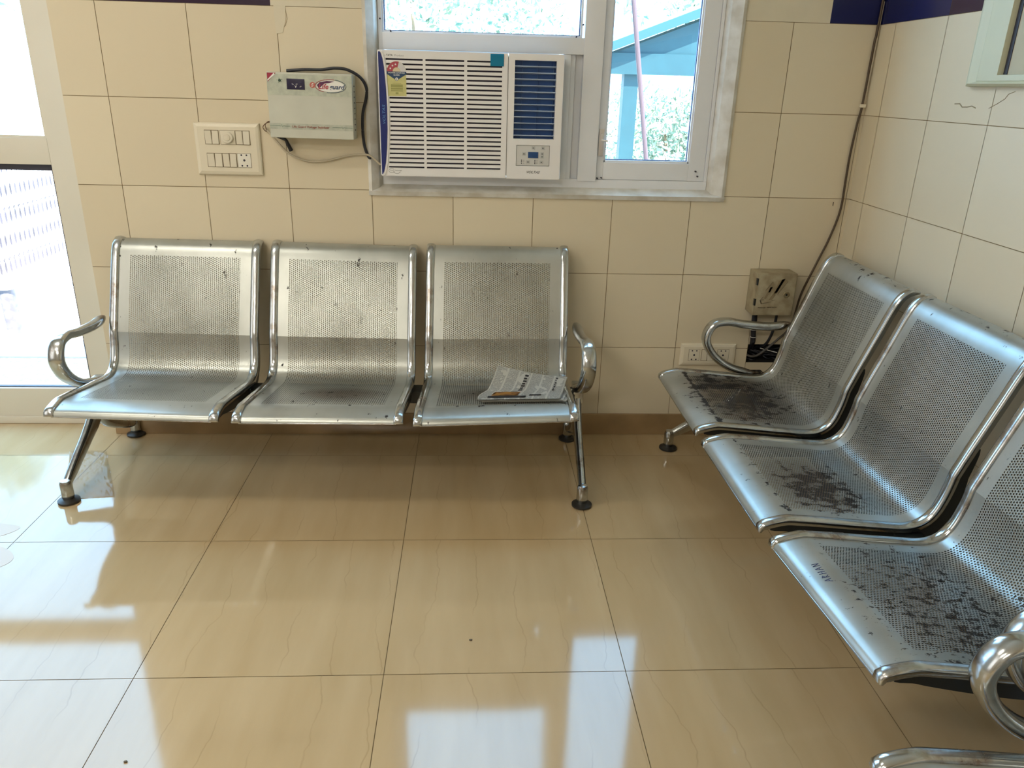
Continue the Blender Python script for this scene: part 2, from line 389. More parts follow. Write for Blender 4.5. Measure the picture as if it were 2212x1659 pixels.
M_GLASS = m_glass('window_glass', (0.93, 0.98, 1.0)); M_DGLASS = m_glass('door_glass', (1, 1, 1))

# ------------------------------------------------------------------ room shell
XL, XR, YB, ZC = -3.2, 1.577, -6.8, 2.9
TW, TH, ZB = 0.2984, 0.3012, 0.9841
def tiled(name, plane, xcuts, zcuts, X, Z, holes, surf, back_off, mats, matfn, g=0.0011, ex=(), ez=()):
    """tiles with real recessed joints; xcuts/zcuts are joint positions; one mesh"""
    bm = bmesh.new(); lay = bm.faces.layers.float.new('tint')
    xe = sorted({round(v, 5) for v in [X[0], X[1]]+[c+s*g for c in xcuts for s in (-1, 1) if X[0] < c+s*g < X[1]]+[h for q in holes for h in q[:2]]+list(ex)})
    ze = sorted({round(v, 5) for v in [Z[0], Z[1]]+[c+s*g for c in zcuts for s in (-1, 1) if Z[0] < c+s*g < Z[1]]+[h for q in holes for h in q[2:]]+list(ez)})
    def P(x, z, s): return {'y': (x, s, z), 'x': (s, x, z), 'z': (x, z, s)}[plane]
    def quad(x0, x1, z0, z1, s, mi, tint=0.5):
        f = bm.faces.new([bm.verts.new(P(*q, s)) for q in ((x0, z0), (x1, z0), (x1, z1), (x0, z1))]); f.material_index = mi; f[lay] = tint
    for i in range(len(xe)-1):
        for j in range(len(ze)-1):
            cx, cz = (xe[i]+xe[i+1])/2, (ze[j]+ze[j+1])/2
            if any(h[0] < cx < h[1] and h[2] < cz < h[3] for h in holes): continue
            joint = any(abs(cx-c) < g for c in xcuts) or any(abs(cz-c) < g for c in zcuts)
            mi = matfn(cx, cz, joint)
            if joint and mi == 0:
                quad(xe[i], xe[i+1], ze[j], ze[j+1], surf+back_off, len(mats)-1)
            else:
                ti = sum(cx > c for c in xcuts)*7+sum(cz > c for c in zcuts)*13
                quad(xe[i], xe[i+1], ze[j], ze[j+1], surf, mi, random.Random(ti).random())
    o = obj(name, bm, mats, smooth=False, recalc=False)
    return o
zc = [ZB+TH*j for j in range(-3, 3)]
def back_mat(x, z, joint):
    if z > 1.5868 and z < 1.69: return 1 if x < -0.54 else (2 if x > 1.395 else 3)
    if z >= 1.69: return 3
    return 0
xc_back = [-1.1201+TW*i for i in range(0, 10)]
HWIN = (-0.232, 1.088, 0.982, 2.30); HDOOR = (-2.9, -1.275, -0.2, 2.25); HBOX = (1.268, 1.47, 0.322, 0.400)
wb = tiled('wall_back', 'y', xc_back, zc, (XL, XR), (-0.2, ZC), [HWIN, HDOOR, HBOX], 0.0, 0.0014, [M_TILE, M_BAND, M_BANDBLUE, M_PLAST, M_GROUT], back_mat, ex=(-0.54, 1.395), ez=(1.587, 1.69))
tag(wb, 'cream tiled wall with window and air conditioner', kind='structure')
bm = bmesh.new()   # thickness of the back wall behind the tiles
def solid_ring(bm, X, Z, holes, y0, y1):
    xs = sorted({X[0], X[1], *[v for h in holes for v in h[:2]]}); zs = sorted({Z[0], Z[1], *[v for h in holes for v in h[2:]]})
    for i in range(len(xs)-1):
        for j in range(len(zs)-1):
            cx, cz = (xs[i]+xs[i+1])/2, (zs[j]+zs[j+1])/2
            if any(h[0] < cx < h[1] and h[2] < cz < h[3] for h in holes): continue
            box(bm, xs[i], xs[i+1], y0, y1, zs[j], zs[j+1])
solid_ring(bm, (XL, XR+0.2), (-0.2, ZC), [HWIN, HDOOR, HBOX], 0.003, 0.22)
box(bm, HBOX[0]-0.02, HBOX[1]+0.02, 0.10, 0.22, HBOX[2]-0.02, HBOX[3]+0.02)
o = obj('wall_back_core', bm, M_JAMB, smooth=False); o.name = 'wall_back_masonry'; o.parent = wb
yc = [-0.112, -0.421, -0.727, -1.033]+[-1.033-TW*i for i in range(1, 19)]
def right_mat(y, z, joint):
    if 1.5868 < z < 1.69: return 2 if y > -0.42 else 1
    if z >= 1.69: return 3
    return 0
wr = tiled('wall_right', 'x', yc, zc, (YB, 0.0), (0, ZC), [], XR, 0.0014, [M_TILE, M_BAND, M_BANDBLUE, M_PLAST, M_GROUT], right_mat, ex=(-0.42,), ez=(1.587, 1.69))
tag(wr, 'cream tiled wall on the right behind the second bench', kind='structure')
def slab(name, *a, mat=M_PLAST, label=None):
    bm = bmesh.new(); box(bm, *a); o = obj(name, bm, mat, smooth=False); tag(o, label, kind='structure'); return o
slab('wall_left', XL-0.2, XL, YB, 0.0, -0.2, ZC, mat=M_DULL)
slab('wall_front', XL, XR, YB-0.2, YB, -0.2, ZC, mat=M_DULL)
slab('ceiling', XL-0.2, XR+0.2, YB-0.2, 0.22, ZC, ZC+0.15, mat=M_CEIL)
o = slab('wall_right_core', XR+0.003, XR+0.2, YB, 0.0, -0.2, ZC); o.name = 'wall_right_masonry'; o.parent = wr; del o['kind']
FX, FY = -0.6683, 0.2061
fl = tiled('floor', 'z', [FX+0.6*i for i in range(-5, 5)], [-(FY+0.6*j) for j in range(-1, 12)], (XL, XR), (YB, 0.14), [], 0.0, -0.001, [M_FLOOR, M_FGROUT], lambda x, z, j: 0, g=0.0010)
tag(fl, 'polished beige stone-look floor tiles', kind='structure')
bm = bmesh.new(); box(bm, XL, XR, YB, 0.14, -0.2, -0.0015); obj('floor_slab', bm, M_GROUT, fl, smooth=False)
bm = bmesh.new(); box(bm, -1.29, XR, -0.012, 0.0, 0.0005, 0.092, 0.002)
tag(obj('baseboard_back', bm, M_SKIRT), kind='structure')
bm = bmesh.new(); box(bm, XR-0.012, XR, YB, -0.012, 0.0005, 0.092, 0.002)
tag(obj('baseboard_right', bm, M_SKIRT), kind='structure')

# plaster patch left of the window
bm = bmesh.new()
pts = [(-0.53, 1.587), (-0.528, 1.50), (-0.505, 1.505), (-0.492, 1.545), (-0.49, 1.587)]
prism(bm, pts, -0.0016, -0.0002)
tag(obj('trim_1', bm, M_PLAST, smooth=False), kind='structure')
# window jambs: splayed plaster
def jamb(name, inner_x, outer_x):
    bm = bmesh.new(); s = 1 if inner_x > outer_x else -1
    pr = [(outer_x, -0.006), (outer_x+s*0.012, -0.012), (inner_x-s*0.012, 0.012), (inner_x, 0.045), (inner_x, 0.12), (outer_x, 0.12)]
    prism(bm, pr, 0.978, 2.30, 'z'); return obj(name, bm, M_JAMB, smooth=False)
tag(jamb('trim_2', -0.186, -0.234), kind='structure')
tag(jamb('trim_3', 1.032, 1.092), kind='structure')
bm = bmesh.new(); prism(bm, [(-0.008, 0.966), (-0.014, 0.982), (0.045, 1.004), (0.12, 1.004), (0.12, 0.966), (0.003, 0.966)], -0.234, 1.092, 'x')
tag(obj('trim_4', bm, M_JAMB, smooth=False), kind='structure')

# ------------------------------------------------------------------ window_1 (on the back wall, beside and above the AC)
win = empty('window_1', (0, 0.05, 1.0)); tag(win, 'white aluminium window with air conditioner fitted in it', kind='structure')
def wbox(name, boxes, mat, parent=win, bev=0.0015, off=(0, -0.05, -1.0)):
    bm = bmesh.new()
    for b_ in boxes: box(bm, *b_, bev)
    bmesh.ops.translate(bm, verts=bm.verts[:], vec=off)
    return obj(name, bm, mat, parent)
wbox('outer_frame', [(-0.186, 1.032, 0.040, 0.10, 0.998, 1.033), (-0.186, -0.172, 0.040, 0.10, 1.033, 2.3), (1.020, 1.032, 0.040, 0.10, 1.033, 2.3),
                     (0.537, 0.606, 0.030, 0.10, 1.028, 2.3), (-0.172, 0.537, 0.034, 0.10, 1.463, 1.518), (0.470, 0.492, 0.036, 0.10, 1.033, 1.463),
                     (0.492, 0.510, 0.046, 0.10, 1.033, 1.463), (0.510, 0.537, 0.060, 0.10, 1.033, 1.463)], M_ALUB)
wbox('casement_frame', [(0.607, 0.634, 0.044, 0.085, 1.034, 2.3), (0.958, 1.019, 0.044, 0.085, 1.034, 2.3), (0.634, 0.958, 0.044, 0.085, 1.034, 1.096)], M_ALUB)
wbox('glazing_bead', [(0.634, 0.640, 0.050, 0.066, 1.096, 2.3), (0.952, 0.958, 0.050, 0.066, 1.096, 2.3), (0.634, 0.958, 0.050, 0.066, 1.096, 1.104),
                      (-0.172, 0.53, 0.046, 0.062, 1.518, 1.524), (-0.172, -0.166, 0.046, 0.062, 1.524, 2.3), (0.522, 0.530, 0.046, 0.062, 1.524, 2.3)], M_ALUB, bev=0.001)
wbox('gasket_or_gap', [(0.640, 0.6425, 0.060, 0.068, 1.104, 2.3), (0.9495, 0.952, 0.060, 0.068, 1.104, 2.3), (0.640, 0.952, 0.060, 0.068, 1.104, 1.107),
                (-0.166, -0.163, 0.055, 0.066, 1.524, 2.3), (0.519, 0.522, 0.055, 0.066, 1.524, 2.3), (-0.166, 0.522, 0.055, 0.066, 1.524, 1.5265)], simple('navy_gasket', (0.02, 0.04, 0.16), 0.5), bev=0)
wbox('pane', [(0.640, 0.952, 0.068, 0.071, 1.10, 2.3), (-0.168, 0.524, 0.066, 0.069, 1.52, 2.3)], M_GLASS, bev=0)
bm = bmesh.new(); box(bm, 0.611, 0.630, 0.036, 0.045, 1.118, 1.215, 0.003)
box(bm, 0.617, 0.624, 0.028, 0.037, 1.14, 1.20, 0.002); tube(bm, [(0.620, 0.030, 1.176), (0.634, 0.024, 1.174), (0.642, 0.022, 1.174)], 0.004, 10)
for p in ((0.614, 1.207), (0.627, 1.207), (0.614, 1.142), (0.627, 1.142)): lathe(bm, [(0.0025, 0.036), (0.0025, 0.0345)], p, 8, axis='y')
bmesh.ops.translate(bm, verts=bm.verts[:], vec=(0, -0.05, -1.0)); obj('latch', bm, simple('latch_metal', (0.7, 0.69, 0.68), 0.3, 0.6), win)
bm = bmesh.new()
for p in ((-0.178, 1.56), (-0.142, 1.521), (0.508, 1.5205), (0.530, 1.56), (0.985, 1.07), (0.994, 1.052), (0.628, 1.04), (0.613, 1.038)):
    lathe(bm, [(0.0028, 0.044), (0.0028, 0.0325)], p, 8, axis='y')
bmesh.ops.translate(bm, verts=bm.verts[:], vec=(0, -0.05, -1.0)); obj('screw', bm, M_GASKET, win)

# ------------------------------------------------------------------ door_1
door = empty('door_1', (-1.8, 0.10, 0)); tag(door, 'glazed cream aluminium door', kind='structure')
D0 = (1.8, -0.10, 0)
wbox('frame', [(-1.408, -1.25, 0.10, 0.15, 0.001, 2.25), (-2.9, -1.408, 0.10, 0.15, 1.040, 1.133), (-2.9, -1.408, 0.10, 0.15, 0.030, 0.152),
               (-2.9, -2.75, 0.10, 0.15, 0.001, 2.25)], M_ALU, door, off=D0, bev=0.003)
wbox('bead', [(-2.75, -1.408, 0.106, 0.12, 1.133, 1.142), (-1.416, -1.408, 0.106, 0.12, 1.142, 2.25)], M_ALU, door, off=D0, bev=0.001)
wbox('gasket_or_gap', [(-2.75, -1.412, 0.112, 0.13, 1.018, 1.040), (-1.4165, -1.408, 0.112, 0.13, 0.152, 1.03), (-2.75, -1.408, 0.112, 0.13, 0.152, 0.156)], M_GASKET, door, off=D0, bev=0)
wbox('threshold', [(-2.9, -1.25, 0.085, 0.17, 0.0005, 0.030)], M_ALU, door, off=D0, bev=0.004)
wbox('pane', [(-2.76, -1.41, 0.125, 0.129, 0.14, 1.05), (-2.76, -1.41, 0.125, 0.129, 1.13, 2.25)], M_DGLASS, door, off=D0, bev=0)

# ------------------------------------------------------------------ window_2 on the right wall
w2 = empty('window_2', (XR, -1.4, 1.8)); tag(w2, 'pale green-cream framed panel window high on the right wall', kind='structure')
M_CREAMG = simple('pale_green_cream_paint', (0.60, 0.62, 0.47), 0.45, noise=0.05, nscale=6)
bm = bmesh.new()
def frame_ring(bm, prof, y0, y1, z0, z1):
    """profile list of (x, inset_y, inset_z) mitred round a rectangle; y0 is the far side, y1 the near side"""
    rings = []
    for x, a, b_ in prof:
        rings.append([bm.verts.new(p) for p in ((x, y0-a, z0+b_), (x, y1+a, z0+b_), (x, y1+a, z1-b_), (x, y0-a, z1-b_))])
    for A, B in zip(rings, rings[1:]):
        for k in range(4): bm.faces.new((A[k], A[(k+1) % 4], B[(k+1) % 4], B[k]))
frame_ring(bm, [(XR, 0, 0), (XR-0.022, 0.012, 0.002), (XR-0.030, 0.030, 0.008), (XR-0.024, 0.060, 0.014), (XR-0.026, 0.066, 0.016), (XR-0.026, 0.150, 0.030), (XR-0.004, 0.152, 0.032)],
           -0.606, -2.3, 1.385, 2.4)
bmesh.ops.translate(bm, verts=bm.verts[:], vec=(-XR, 1.4, -1.8)); obj('casing', bm, M_CREAMG, w2, smooth=False)
bm = bmesh.new(); box(bm, XR-0.010, XR-0.004, -2.2, -0.775, 1.40, 2.38)
bmesh.ops.translate(bm, verts=bm.verts[:], vec=(-XR, 1.4, -1.8)); obj('panel', bm, simple('beige_panel', (0.50, 0.46, 0.33), 0.6, noise=0.1, nscale=5), w2, smooth=False)
bm = bmesh.new(); box(bm, XR-0.012, XR-0.004, -0.775, -0.760, 1.417, 2.37)  # dark strip painted in for the recessed gap at the panel edge
bmesh.ops.translate(bm, verts=bm.verts[:], vec=(-XR, 1.4, -1.8)); obj('gasket_or_gap', bm, M_GASKET, w2, smooth=False)

# ------------------------------------------------------------------ benches
PIT, WID, WTOP, ULEG = 0.5698, 0.5251, 0.5304, 0.8735
PLACE = {}
def make_seat(parent, i, corner, mat, crooked=True):
    """corner: (tip left, tip right, top left, top right) small offsets (du, dv, dz) of a real, knocked-about seat"""
    tl, tr, bl, br = [Vector(c) for c in corner]
    def place(x, t, v, z):
        s = min(1, max(0, (x/(WID/2)+1)/2)); w = t/TOT
        w = max(0.0, min(1.0, w))
        o = (tl*(1-s)+tr*s)*(1-w)+(bl*(1-s)+br*s)*w
        k = 1+(WTOP/WID-1)*w
        return Vector((x*k+o.x, v+o.y, z+o.z))
    PLACE[(parent.name, i)] = place
    # perforated shell, two skins 1.6 mm apart
    bm = bmesh.new(); uvl = bm.loops.layers.uv.new('UVMap')
    hw = WID/2-0.022; XS = [-hw, -hw*0.75, -hw*0.4, 0, hw*0.4, hw*0.75, hw]; th = 0.0026
    def skin(off):
        rows = []
        for j, (v, z) in enumerate(PROF):
            a = PROF[max(j-1, 0)]; b_ = PROF[min(j+1, len(PROF)-1)]
            tx, tz = b_[0]-a[0], b_[1]-a[1]; l = math.hypot(tx, tz); nx, nz = -tz/l, tx/l
            rows.append([bm.verts.new(place(x, ARC[j], v+nx*off, z+nz*off)) for x in XS])
        return rows
    def fill(rows, flip, mi=0):
        for j in range(len(rows)-1):
            for k in range(len(XS)-1):
                vs = [rows[j][k], rows[j][k+1], rows[j+1][k+1], rows[j+1][k]]; uv = [(XS[k], ARC[j]), (XS[k+1], ARC[j]), (XS[k+1], ARC[j+1]), (XS[k], ARC[j+1])]
                if flip: vs = vs[::-1]; uv = uv[::-1]
                f = bm.faces.new(vs); f.smooth = True; f.material_index = mi
                for lp, q in zip(f.loops, uv): lp[uvl].uv = q
    top = skin(0.0); bot = skin(-th); fill(top, False); fill(bot, True, 1)
    for R in (top[KINK], bot[KINK]):
        for a, b_ in zip(R, R[1:]):
            e = bm.edges.get((a, b_)); e.smooth = False
    for k in range(len(XS)-1):       # folded front edge
        f = bm.faces.new((bot[0][k], bot[0][k+1], top[0][k+1], top[0][k]))
        for lp in f.loops: lp[uvl].uv = (XS[k], 0)
    me = bpy.data.meshes.new('seat'); bm.to_mesh(me); bm.free(); me.materials.append(mat); me.materials.append(M_UNDER)
    seat = link('seat', me, parent, (i*PIT, 0, 0))
    # chrome edge trims
    for s in (-1, 1):
        bm = bmesh.new(); sec = []
        w_, n = 0.030, 9
        for k in range(n+1):
            a = PI*k/n; sec.append((-math.cos(a)*w_/2, math.sin(a)**0.8*0.0085))
        sec += [(w_/2, -0.010), (w_/2-0.003, -0.013), (-w_/2+0.003, -0.013), (-w_/2, -0.010)]
        ux = s*(WID/2-w_/2); rows = []
        for j, (v, z) in enumerate(PROF):
            a = PROF[max(j-1, 0)]; b_ = PROF[min(j+1, len(PROF)-1)]
            tx, tz = b_[0]-a[0], b_[1]-a[1]; l = math.hypot(tx, tz); nx, nz = -tz/l, tx/l
            sc = 0.35+0.65*min(1, j/1.5) if j < 2 else (0.45+0.55*min(1, (len(PROF)-1-j)/1.5) if j > len(PROF)-3 else 1)
            rows.append([bm.verts.new(place(ux+p, ARC[j], v+nx*q*sc, z+nz*q*sc)) for p, q in sec])
        m_ = len(sec)
        for A, B in zip(rows, rows[1:]):
            for k in range(m_): bm.faces.new((A[k], A[(k+1) % m_], B[(k+1) % m_], B[k]))
        bm.faces.new(rows[0][::-1]); bm.faces.new(rows[-1])
        obj('edge_trim', bm, M_CHROME, seat, angle=50)
        # dark lacquered support under the trim
        bm = bmesh.new(); A0 = []; B0 = []; ux = s*(WID/2-0.012)
        sel = [j for j in range(len(PROF)) if -0.07 < PROF[j][0] and PROF[j][1] < 0.56]
        for j in sel:
            v, z = PROF[j]; a = PROF[max(j-1, 0)]; b_ = PROF[min(j+1, len(PROF)-1)]
            tx, tz = b_[0]-a[0], b_[1]-a[1]; l = math.hypot(tx, tz); nx, nz = -tz/l, tx/l
            w = (j-sel[0])/(len(sel)-1); dpt = 0.010+0.030*math.sin(PI*w)**0.6
            A0.append((v+nx*-0.011, z+nz*-0.011)); B0.append((v-nx*dpt-nx*0.011, z-nz*dpt-nz*0.011))
        R = []
        for (a, b_), j in zip(zip(A0, B0), sel):
            R.append([bm.verts.new(place(ux+dx, ARC[j], *q)) for dx, q in ((-0.004, a), (0.004, a), (0.004, b_), (-0.004, b_))])
        for P_, Q_ in zip(R, R[1:]):
            for k in range(4): bm.faces.new((P_[k], P_[(k+1) % 4], Q_[(k+1) % 4], Q_[k]))
        bm.faces.new(R[0][::-1]); bm.faces.new(R[-1])
        obj('side_bracket', bm, M_BLACK, seat)
    # rolled front edge under the lip
    bm = bmesh.new(); p0 = place(-hw, 0, PROF[0][0]+0.002, PROF[0][1]-0.001); p1 = place(hw, 0, PROF[0][0]+0.002, PROF[0][1]-0.001)
    tube(bm, [p0, p1], (0.003, 0.003), 8); obj('front_rim', bm, M_CHROME, seat)
    return seat
ARM = [(0.318, 0.322), (0.25, 0.338), (0.185, 0.366), (0.132, 0.412), (0.106, 0.468), (0.128, 0.520), (0.180, 0.534), (0.25, 0.524), (0.35, 0.518), (0.425, 0.528)]
def make_arm(parent, s, du=0.0):
    n = len(ARM); pts = []
    for k, (v, z) in enumerate(ARM):
        bow = 0.014*math.sin(PI*min(1, max(0, (k-0.5)/(n-2))))
        pts.append((s*(ULEG-0.004+bow+du), v, z))
    p = catmull(pts, 8); bm = bmesh.new()
    def R(t):
        e = min(1, t/0.08)*0.3+0.7 if t < 0.08 else (1 if t < 0.94 else 1-0.45*((t-0.94)/0.06)**2)
        wd = 0.019+0.007*math.sin(PI*min(1, t/0.8))
        return (wd*e, 0.0155*e)
    # frame whose first axis is the bench axis
    path = [Vector(q) for q in p]; rings = []; seg = 18
    for i, q in enumerate(path):
        t = (path[min(i+1, len(path)-1)]-path[max(i-1, 0)]).normalized(); a = Vector((1, 0, 0)); a = (a-t*a.dot(t)).normalized(); b_ = t.cross(a)
        ra, rb = R(i/(len(path)-1)); ring = []
        for k in range(seg):
            c, sn = math.cos(2*PI*k/seg), math.sin(2*PI*k/seg)
            ring.append(bm.verts.new(q+a*ra*math.copysign(abs(c)**0.8, c)+b_*rb*math.copysign(abs(sn)**0.8, sn)))
        rings.append(ring)
    for A, B in zip(rings, rings[1:]):
        for k in range(seg): bm.faces.new((A[k], A[(k+1) % seg], B[(k+1) % seg], B[k]))
    for R_ in (rings[0], rings[-1]):
        c = bm.verts.new(sum((v.co for v in R_), Vector())/seg+((path[0]-path[1]) if R_ is rings[0] else (path[-1]-path[-2])).normalized()*0.005)
        for k in range(seg): bm.faces.new((R_[k], R_[(k+1) % seg], c))
    return obj('armrest', bm, M_CHROME, parent, angle=70)
def make_leg(parent, s):
    bm = bmesh.new()
    front = [((0.0, 0.062), 0.013), ((0.045, 0.086), 0.019), ((0.11, 0.122), 0.023), ((0.18, 0.160), 0.027), ((0.245, 0.200), 0.034), ((0.285, 0.245), 0.040), ((0.300, 0.300), 0.036)]
    rear = [((0.536, 0.062), 0.012), ((0.505, 0.066), 0.015), ((0.45, 0.090), 0.018), ((0.39, 0.122), 0.022), ((0.33, 0.165), 0.028), ((0.300, 0.225), 0.034), ((0.298, 0.300), 0.036)]
    for chain in (front, rear):
        c = catmull([(0, p[0][0], p[0][1]) for p in chain], 5); rr = catmull([(p[1], 0, 0) for p in chain], 5)
        rings = []; seg = 14
        for i, q in enumerate(c):
            t = (c[min(i+1, len(c)-1)]-c[max(i-1, 0)]).normalized(); a = Vector((1, 0, 0)); b_ = t.cross(a)
            wx = 0.0135+0.004*(i/(len(c)-1)); rb = rr[i].x
            rings.append([bm.verts.new(q+a*wx*math.copysign(abs(math.cos(2*PI*k/seg))**0.65, math.cos(2*PI*k/seg))+b_*rb*math.copysign(abs(math.sin(2*PI*k/seg))**0.8, math.sin(2*PI*k/seg))) for k in range(seg)])
        for A, B in zip(rings, rings[1:]):
            for k in range(seg): bm.faces.new((A[k], A[(k+1) % seg], B[(k+1) % seg], B[k]))
        bm.faces.new(rings[0][::-1]); bm.faces.new(rings[-1])
    box(bm, -0.018, 0.018, 0.262, 0.345, 0.275, 0.335, 0.006)
    leg = obj('leg_frame', bm, M_CHROME, parent, loc=(s*ULEG, 0, 0), angle=60)
    for v in (0.0, 0.536):
        bm = bmesh.new(); lathe(bm, [(0.017, 0.016), (0.0195, 0.020), (0.0195, 0.072), (0.016, 0.081), (0.006, 0.084)], (0, v), 24); obj('foot_sleeve', bm, M_CHROME, leg)
        bm = bmesh.new(); lathe(bm, [(0.030, 0.0), (0.035, 0.003), (0.035, 0.009), (0.024, 0.014), (0.013, 0.018)], (0, v), 28); obj('foot_pad', bm, M_RUBBER, leg)
    return leg
def make_bench(loc, rz, label, corners, mats, du=(0, 0)):
    t = empty('waiting_bench', loc, rz)
    tag(t, label, 'bench', 'perforated steel waiting benches')
    for i in (-1, 0, 1): make_seat(t, i, corners[i+1], mats[i+1])
    for s in (-1, 1): make_arm(t, s, du[(s+1)//2]); make_leg(t, s)
    bm = bmesh.new(); box(bm, -ULEG+0.01, ULEG-0.01, 0.262, 0.338, 0.268, 0.312, 0.004); obj('beam', bm, M_BLACK, t)
    for i in (-1, 0, 1):
        for s in (-1, 1):
            bm = bmesh.new(); box(bm, i*PIT+s*0.20-0.012, i*PIT+s*0.20+0.012, 0.05, 0.36, 0.305, 0.324, 0.002); obj('seat_carrier', bm, M_BLACK, t)
    return t
C1 = [((-0.013, 0, 0.017), (0, 0.002, 0.004), (0.002, 0.001, 0), (0.006, 0.001, -0.004)),
      ((-0.005, 0, 0.002), (0.011, 0.003, 0.004), (0.006, 0.001, -0.003), (0.009, 0, -0.011)),
      ((-0.003, 0, -0.002), (0.004, 0.008, 0.019), (0.006, 0, -0.005), (0.003, 0, -0.004))]
C2 = [((0.005, 0.006, -0.008), (0.005, -0.003, -0.012), (-0.003, -0.002, 0.011), (-0.003, -0.003, 0.004)),
      ((0.009, 0, -0.017), (0.005, -0.008, -0.013), (0, 0.003, 0.007), (0.002, 0, 0.006)),
      ((0.007, -0.005, -0.013), (-0.008, 0.005, 0.013), (0.002, 0, 0.006), (0, 0, 0.006))]
Z3 = [((0, 0, 0),)*4]*3
steel = {}
M_UNDER = None
def ST(*a):
    k = a
    if k not in steel: steel[k] = m_steel('silver_lacquer_%d' % len(steel), *a)
    return steel[k]
M_UNDER = m_steel('underside_hole_shade', 0.0, 0.2, 0.1, 0.1, 0.0, 1.0, 0.0)  # back skin darkened to put shade into the perforations
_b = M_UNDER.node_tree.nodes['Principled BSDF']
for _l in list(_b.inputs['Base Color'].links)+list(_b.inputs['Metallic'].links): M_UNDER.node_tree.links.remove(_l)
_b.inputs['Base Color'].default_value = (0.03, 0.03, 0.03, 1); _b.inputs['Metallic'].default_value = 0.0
mats1 = [ST(0.0, 0.22, 0.16, 0.10, 0.15, 1.0, 0.15, 0.1), ST(0.03, 0.24, 0.17, 0.10, 0.5, 2.3, 0.9, 0.6), ST(-0.03, 0.24, 0.16, 0.10, 0.4, 3.1, 0.85, 0.85)]
mats2 = [ST(-0.02, 0.24, 0.30, 0.22, 1.25, 4.4, 0.95, 1.1), ST(0.06, 0.25, 0.19, 0.16, 1.15, 6.2, 0.5, 0.6), ST(0.06, 0.27, 0.36, 0.24, 0.75, 8.8, 0.55, 0.1, 60)]
mats3 = [ST(0.0, 0.26, 0.2, 0.12, 0.3, 9.9, 0.2, 0.1)]*3
bench1 = make_bench((-0.3442, -0.5775, 0), -0.0215, 'silver perforated three-seat bench under the window, newspaper on its right seat', C1, mats1)
bench2 = make_bench((0.9591, -1.0195, 0), -PI/2+0.0212, 'silver perforated three-seat bench along the right wall with blackened worn seats', C2, mats2, (0, -0.016))
bench3 = make_bench((0.892, -2.835, 0), -PI/2+0.01, 'silver perforated bench cut off at the bottom right corner, nearest the viewer', Z3, mats3)

# handwriting scratched on the front lip of the third seat of the second bench
def scribble(place, strokes, base_u, size, v0):
    bm = bmesh.new()
    for s in strokes:
        pts = []
        for (a, b_), (c, d_) in zip(s, s[1:]):
            for k in range(5):
                t = k/4; v = v0-(b_+(d_-b_)*t)*size; uu = base_u-(a+(c-a)*t)*size
                for j, (p, q) in enumerate(zip(PROF, PROF[1:])):
                    if p[0] <= v <= q[0]:
                        w = (v-p[0])/(q[0]-p[0]); pts.append(place(uu, ARC[j]+(ARC[j+1]-ARC[j])*w, v, p[1]+(q[1]-p[1])*w+0.0003)); break
        tube(bm, pts, 0.0007, 5)
    return bm
A_ = lambda x: [[(x, 0), (x+0.35, 1), (x+0.7, 0)], [(x+0.15, 0.4), (x+0.55, 0.4)]]
strokes = A_(0)+[[(1.1, 0), (1.1, 1), (1.5, 0.8), (1.1, 0.5), (1.55, 0)]]+[[(2.0, 0), (2.0, 1)], [(2.5, 0), (2.5, 1)], [(2.0, 0.5), (2.5, 0.5)]]+A_(2.9)+[[(4.0, 0), (4.0, 1), (4.5, 0), (4.5, 1)]]
M_INK = simple('blue_black_pen', (0.03, 0.05, 0.16), 0.6)
third = [c for c in bench2.children if c.name.startswith('seat') and not c.name.startswith('seat_c')][2]
obj('handwriting', scribble(PLACE[(bench2.name, 1)], strokes, -0.045, 0.016, -0.034), M_INK, third)

# ------------------------------------------------------------------ newspaper on bench 1
news = empty('newspaper', (0.31, -0.46, 0.35)); tag(news, 'folded newspaper lying on the right seat of the bench under the window', 'newspaper')
FLc, FRc, BLc, BRc = Vector((0.165, -0.564, 0.384)), Vector((0.434, -0.580, 0.396)), Vector((0.2365, -0.372, 0.431)), Vector((0.480, -0.395, 0.400))
def paper_pt(s, t, lift=0.0):
    P = (FLc*(1-s)+FRc*s)*(1-t)+(BLc*(1-s)+BRc*s)*t
    base = FLc.z*(1-s)+FRc.z*s-0.008*t
    rise = max(0, (t-0.45)/0.55)
    z = base+(P.z-base)*rise**1.1 + 0.004*math.sin(5*s+2*t)*rise
    x = P.x-0.012*math.sin(PI*min(1, t/0.5))*(1-s)
    return Vector((x, P.y, z+lift))-Vector((0.31, -0.46, 0.35))
M_NEWS = m_newsprint(); M_PAPER = simple('paper_edge', (0.74, 0.72, 0.66), 0.9)
def paper_sheet(name, mat, parent, lift, ds=(0, 1), dt=(0, 1), shift=(0, 0), n=(14, 12), flat=False):
    bm = bmesh.new(); uvl = bm.loops.layers.uv.new('UVMap'); G = []
    for a in range(n[0]+1):
        row = []
        for b_ in range(n[1]+1):
            s = ds[0]+(ds[1]-ds[0])*a/n[0]; t = dt[0]+(dt[1]-dt[0])*b_/n[1]
            p = paper_pt(s, t, lift)
            if flat: p.z = FLc.z*(1-s)+FRc.z*s-0.030*t-0.35+lift
            row.append((bm.verts.new(p+Vector((shift[0], shift[1], 0))), (s*0.27, t*0.19)))
        G.append(row)
    for a in range(n[0]):
        for b_ in range(n[1]):
            q = [G[a][b_], G[a+1][b_], G[a+1][b_+1], G[a][b_+1]]; f = bm.faces.new([v for v, _ in q])
            for lp, (_, w) in zip(f.loops, q): lp[uvl].uv = w
    r_ = bmesh.ops.solidify(bm, geom=bm.faces[:], thickness=0.0006)
    return obj(name, bm, mat, parent, angle=60)
paper_sheet('front_page', M_NEWS, news, 0.0)
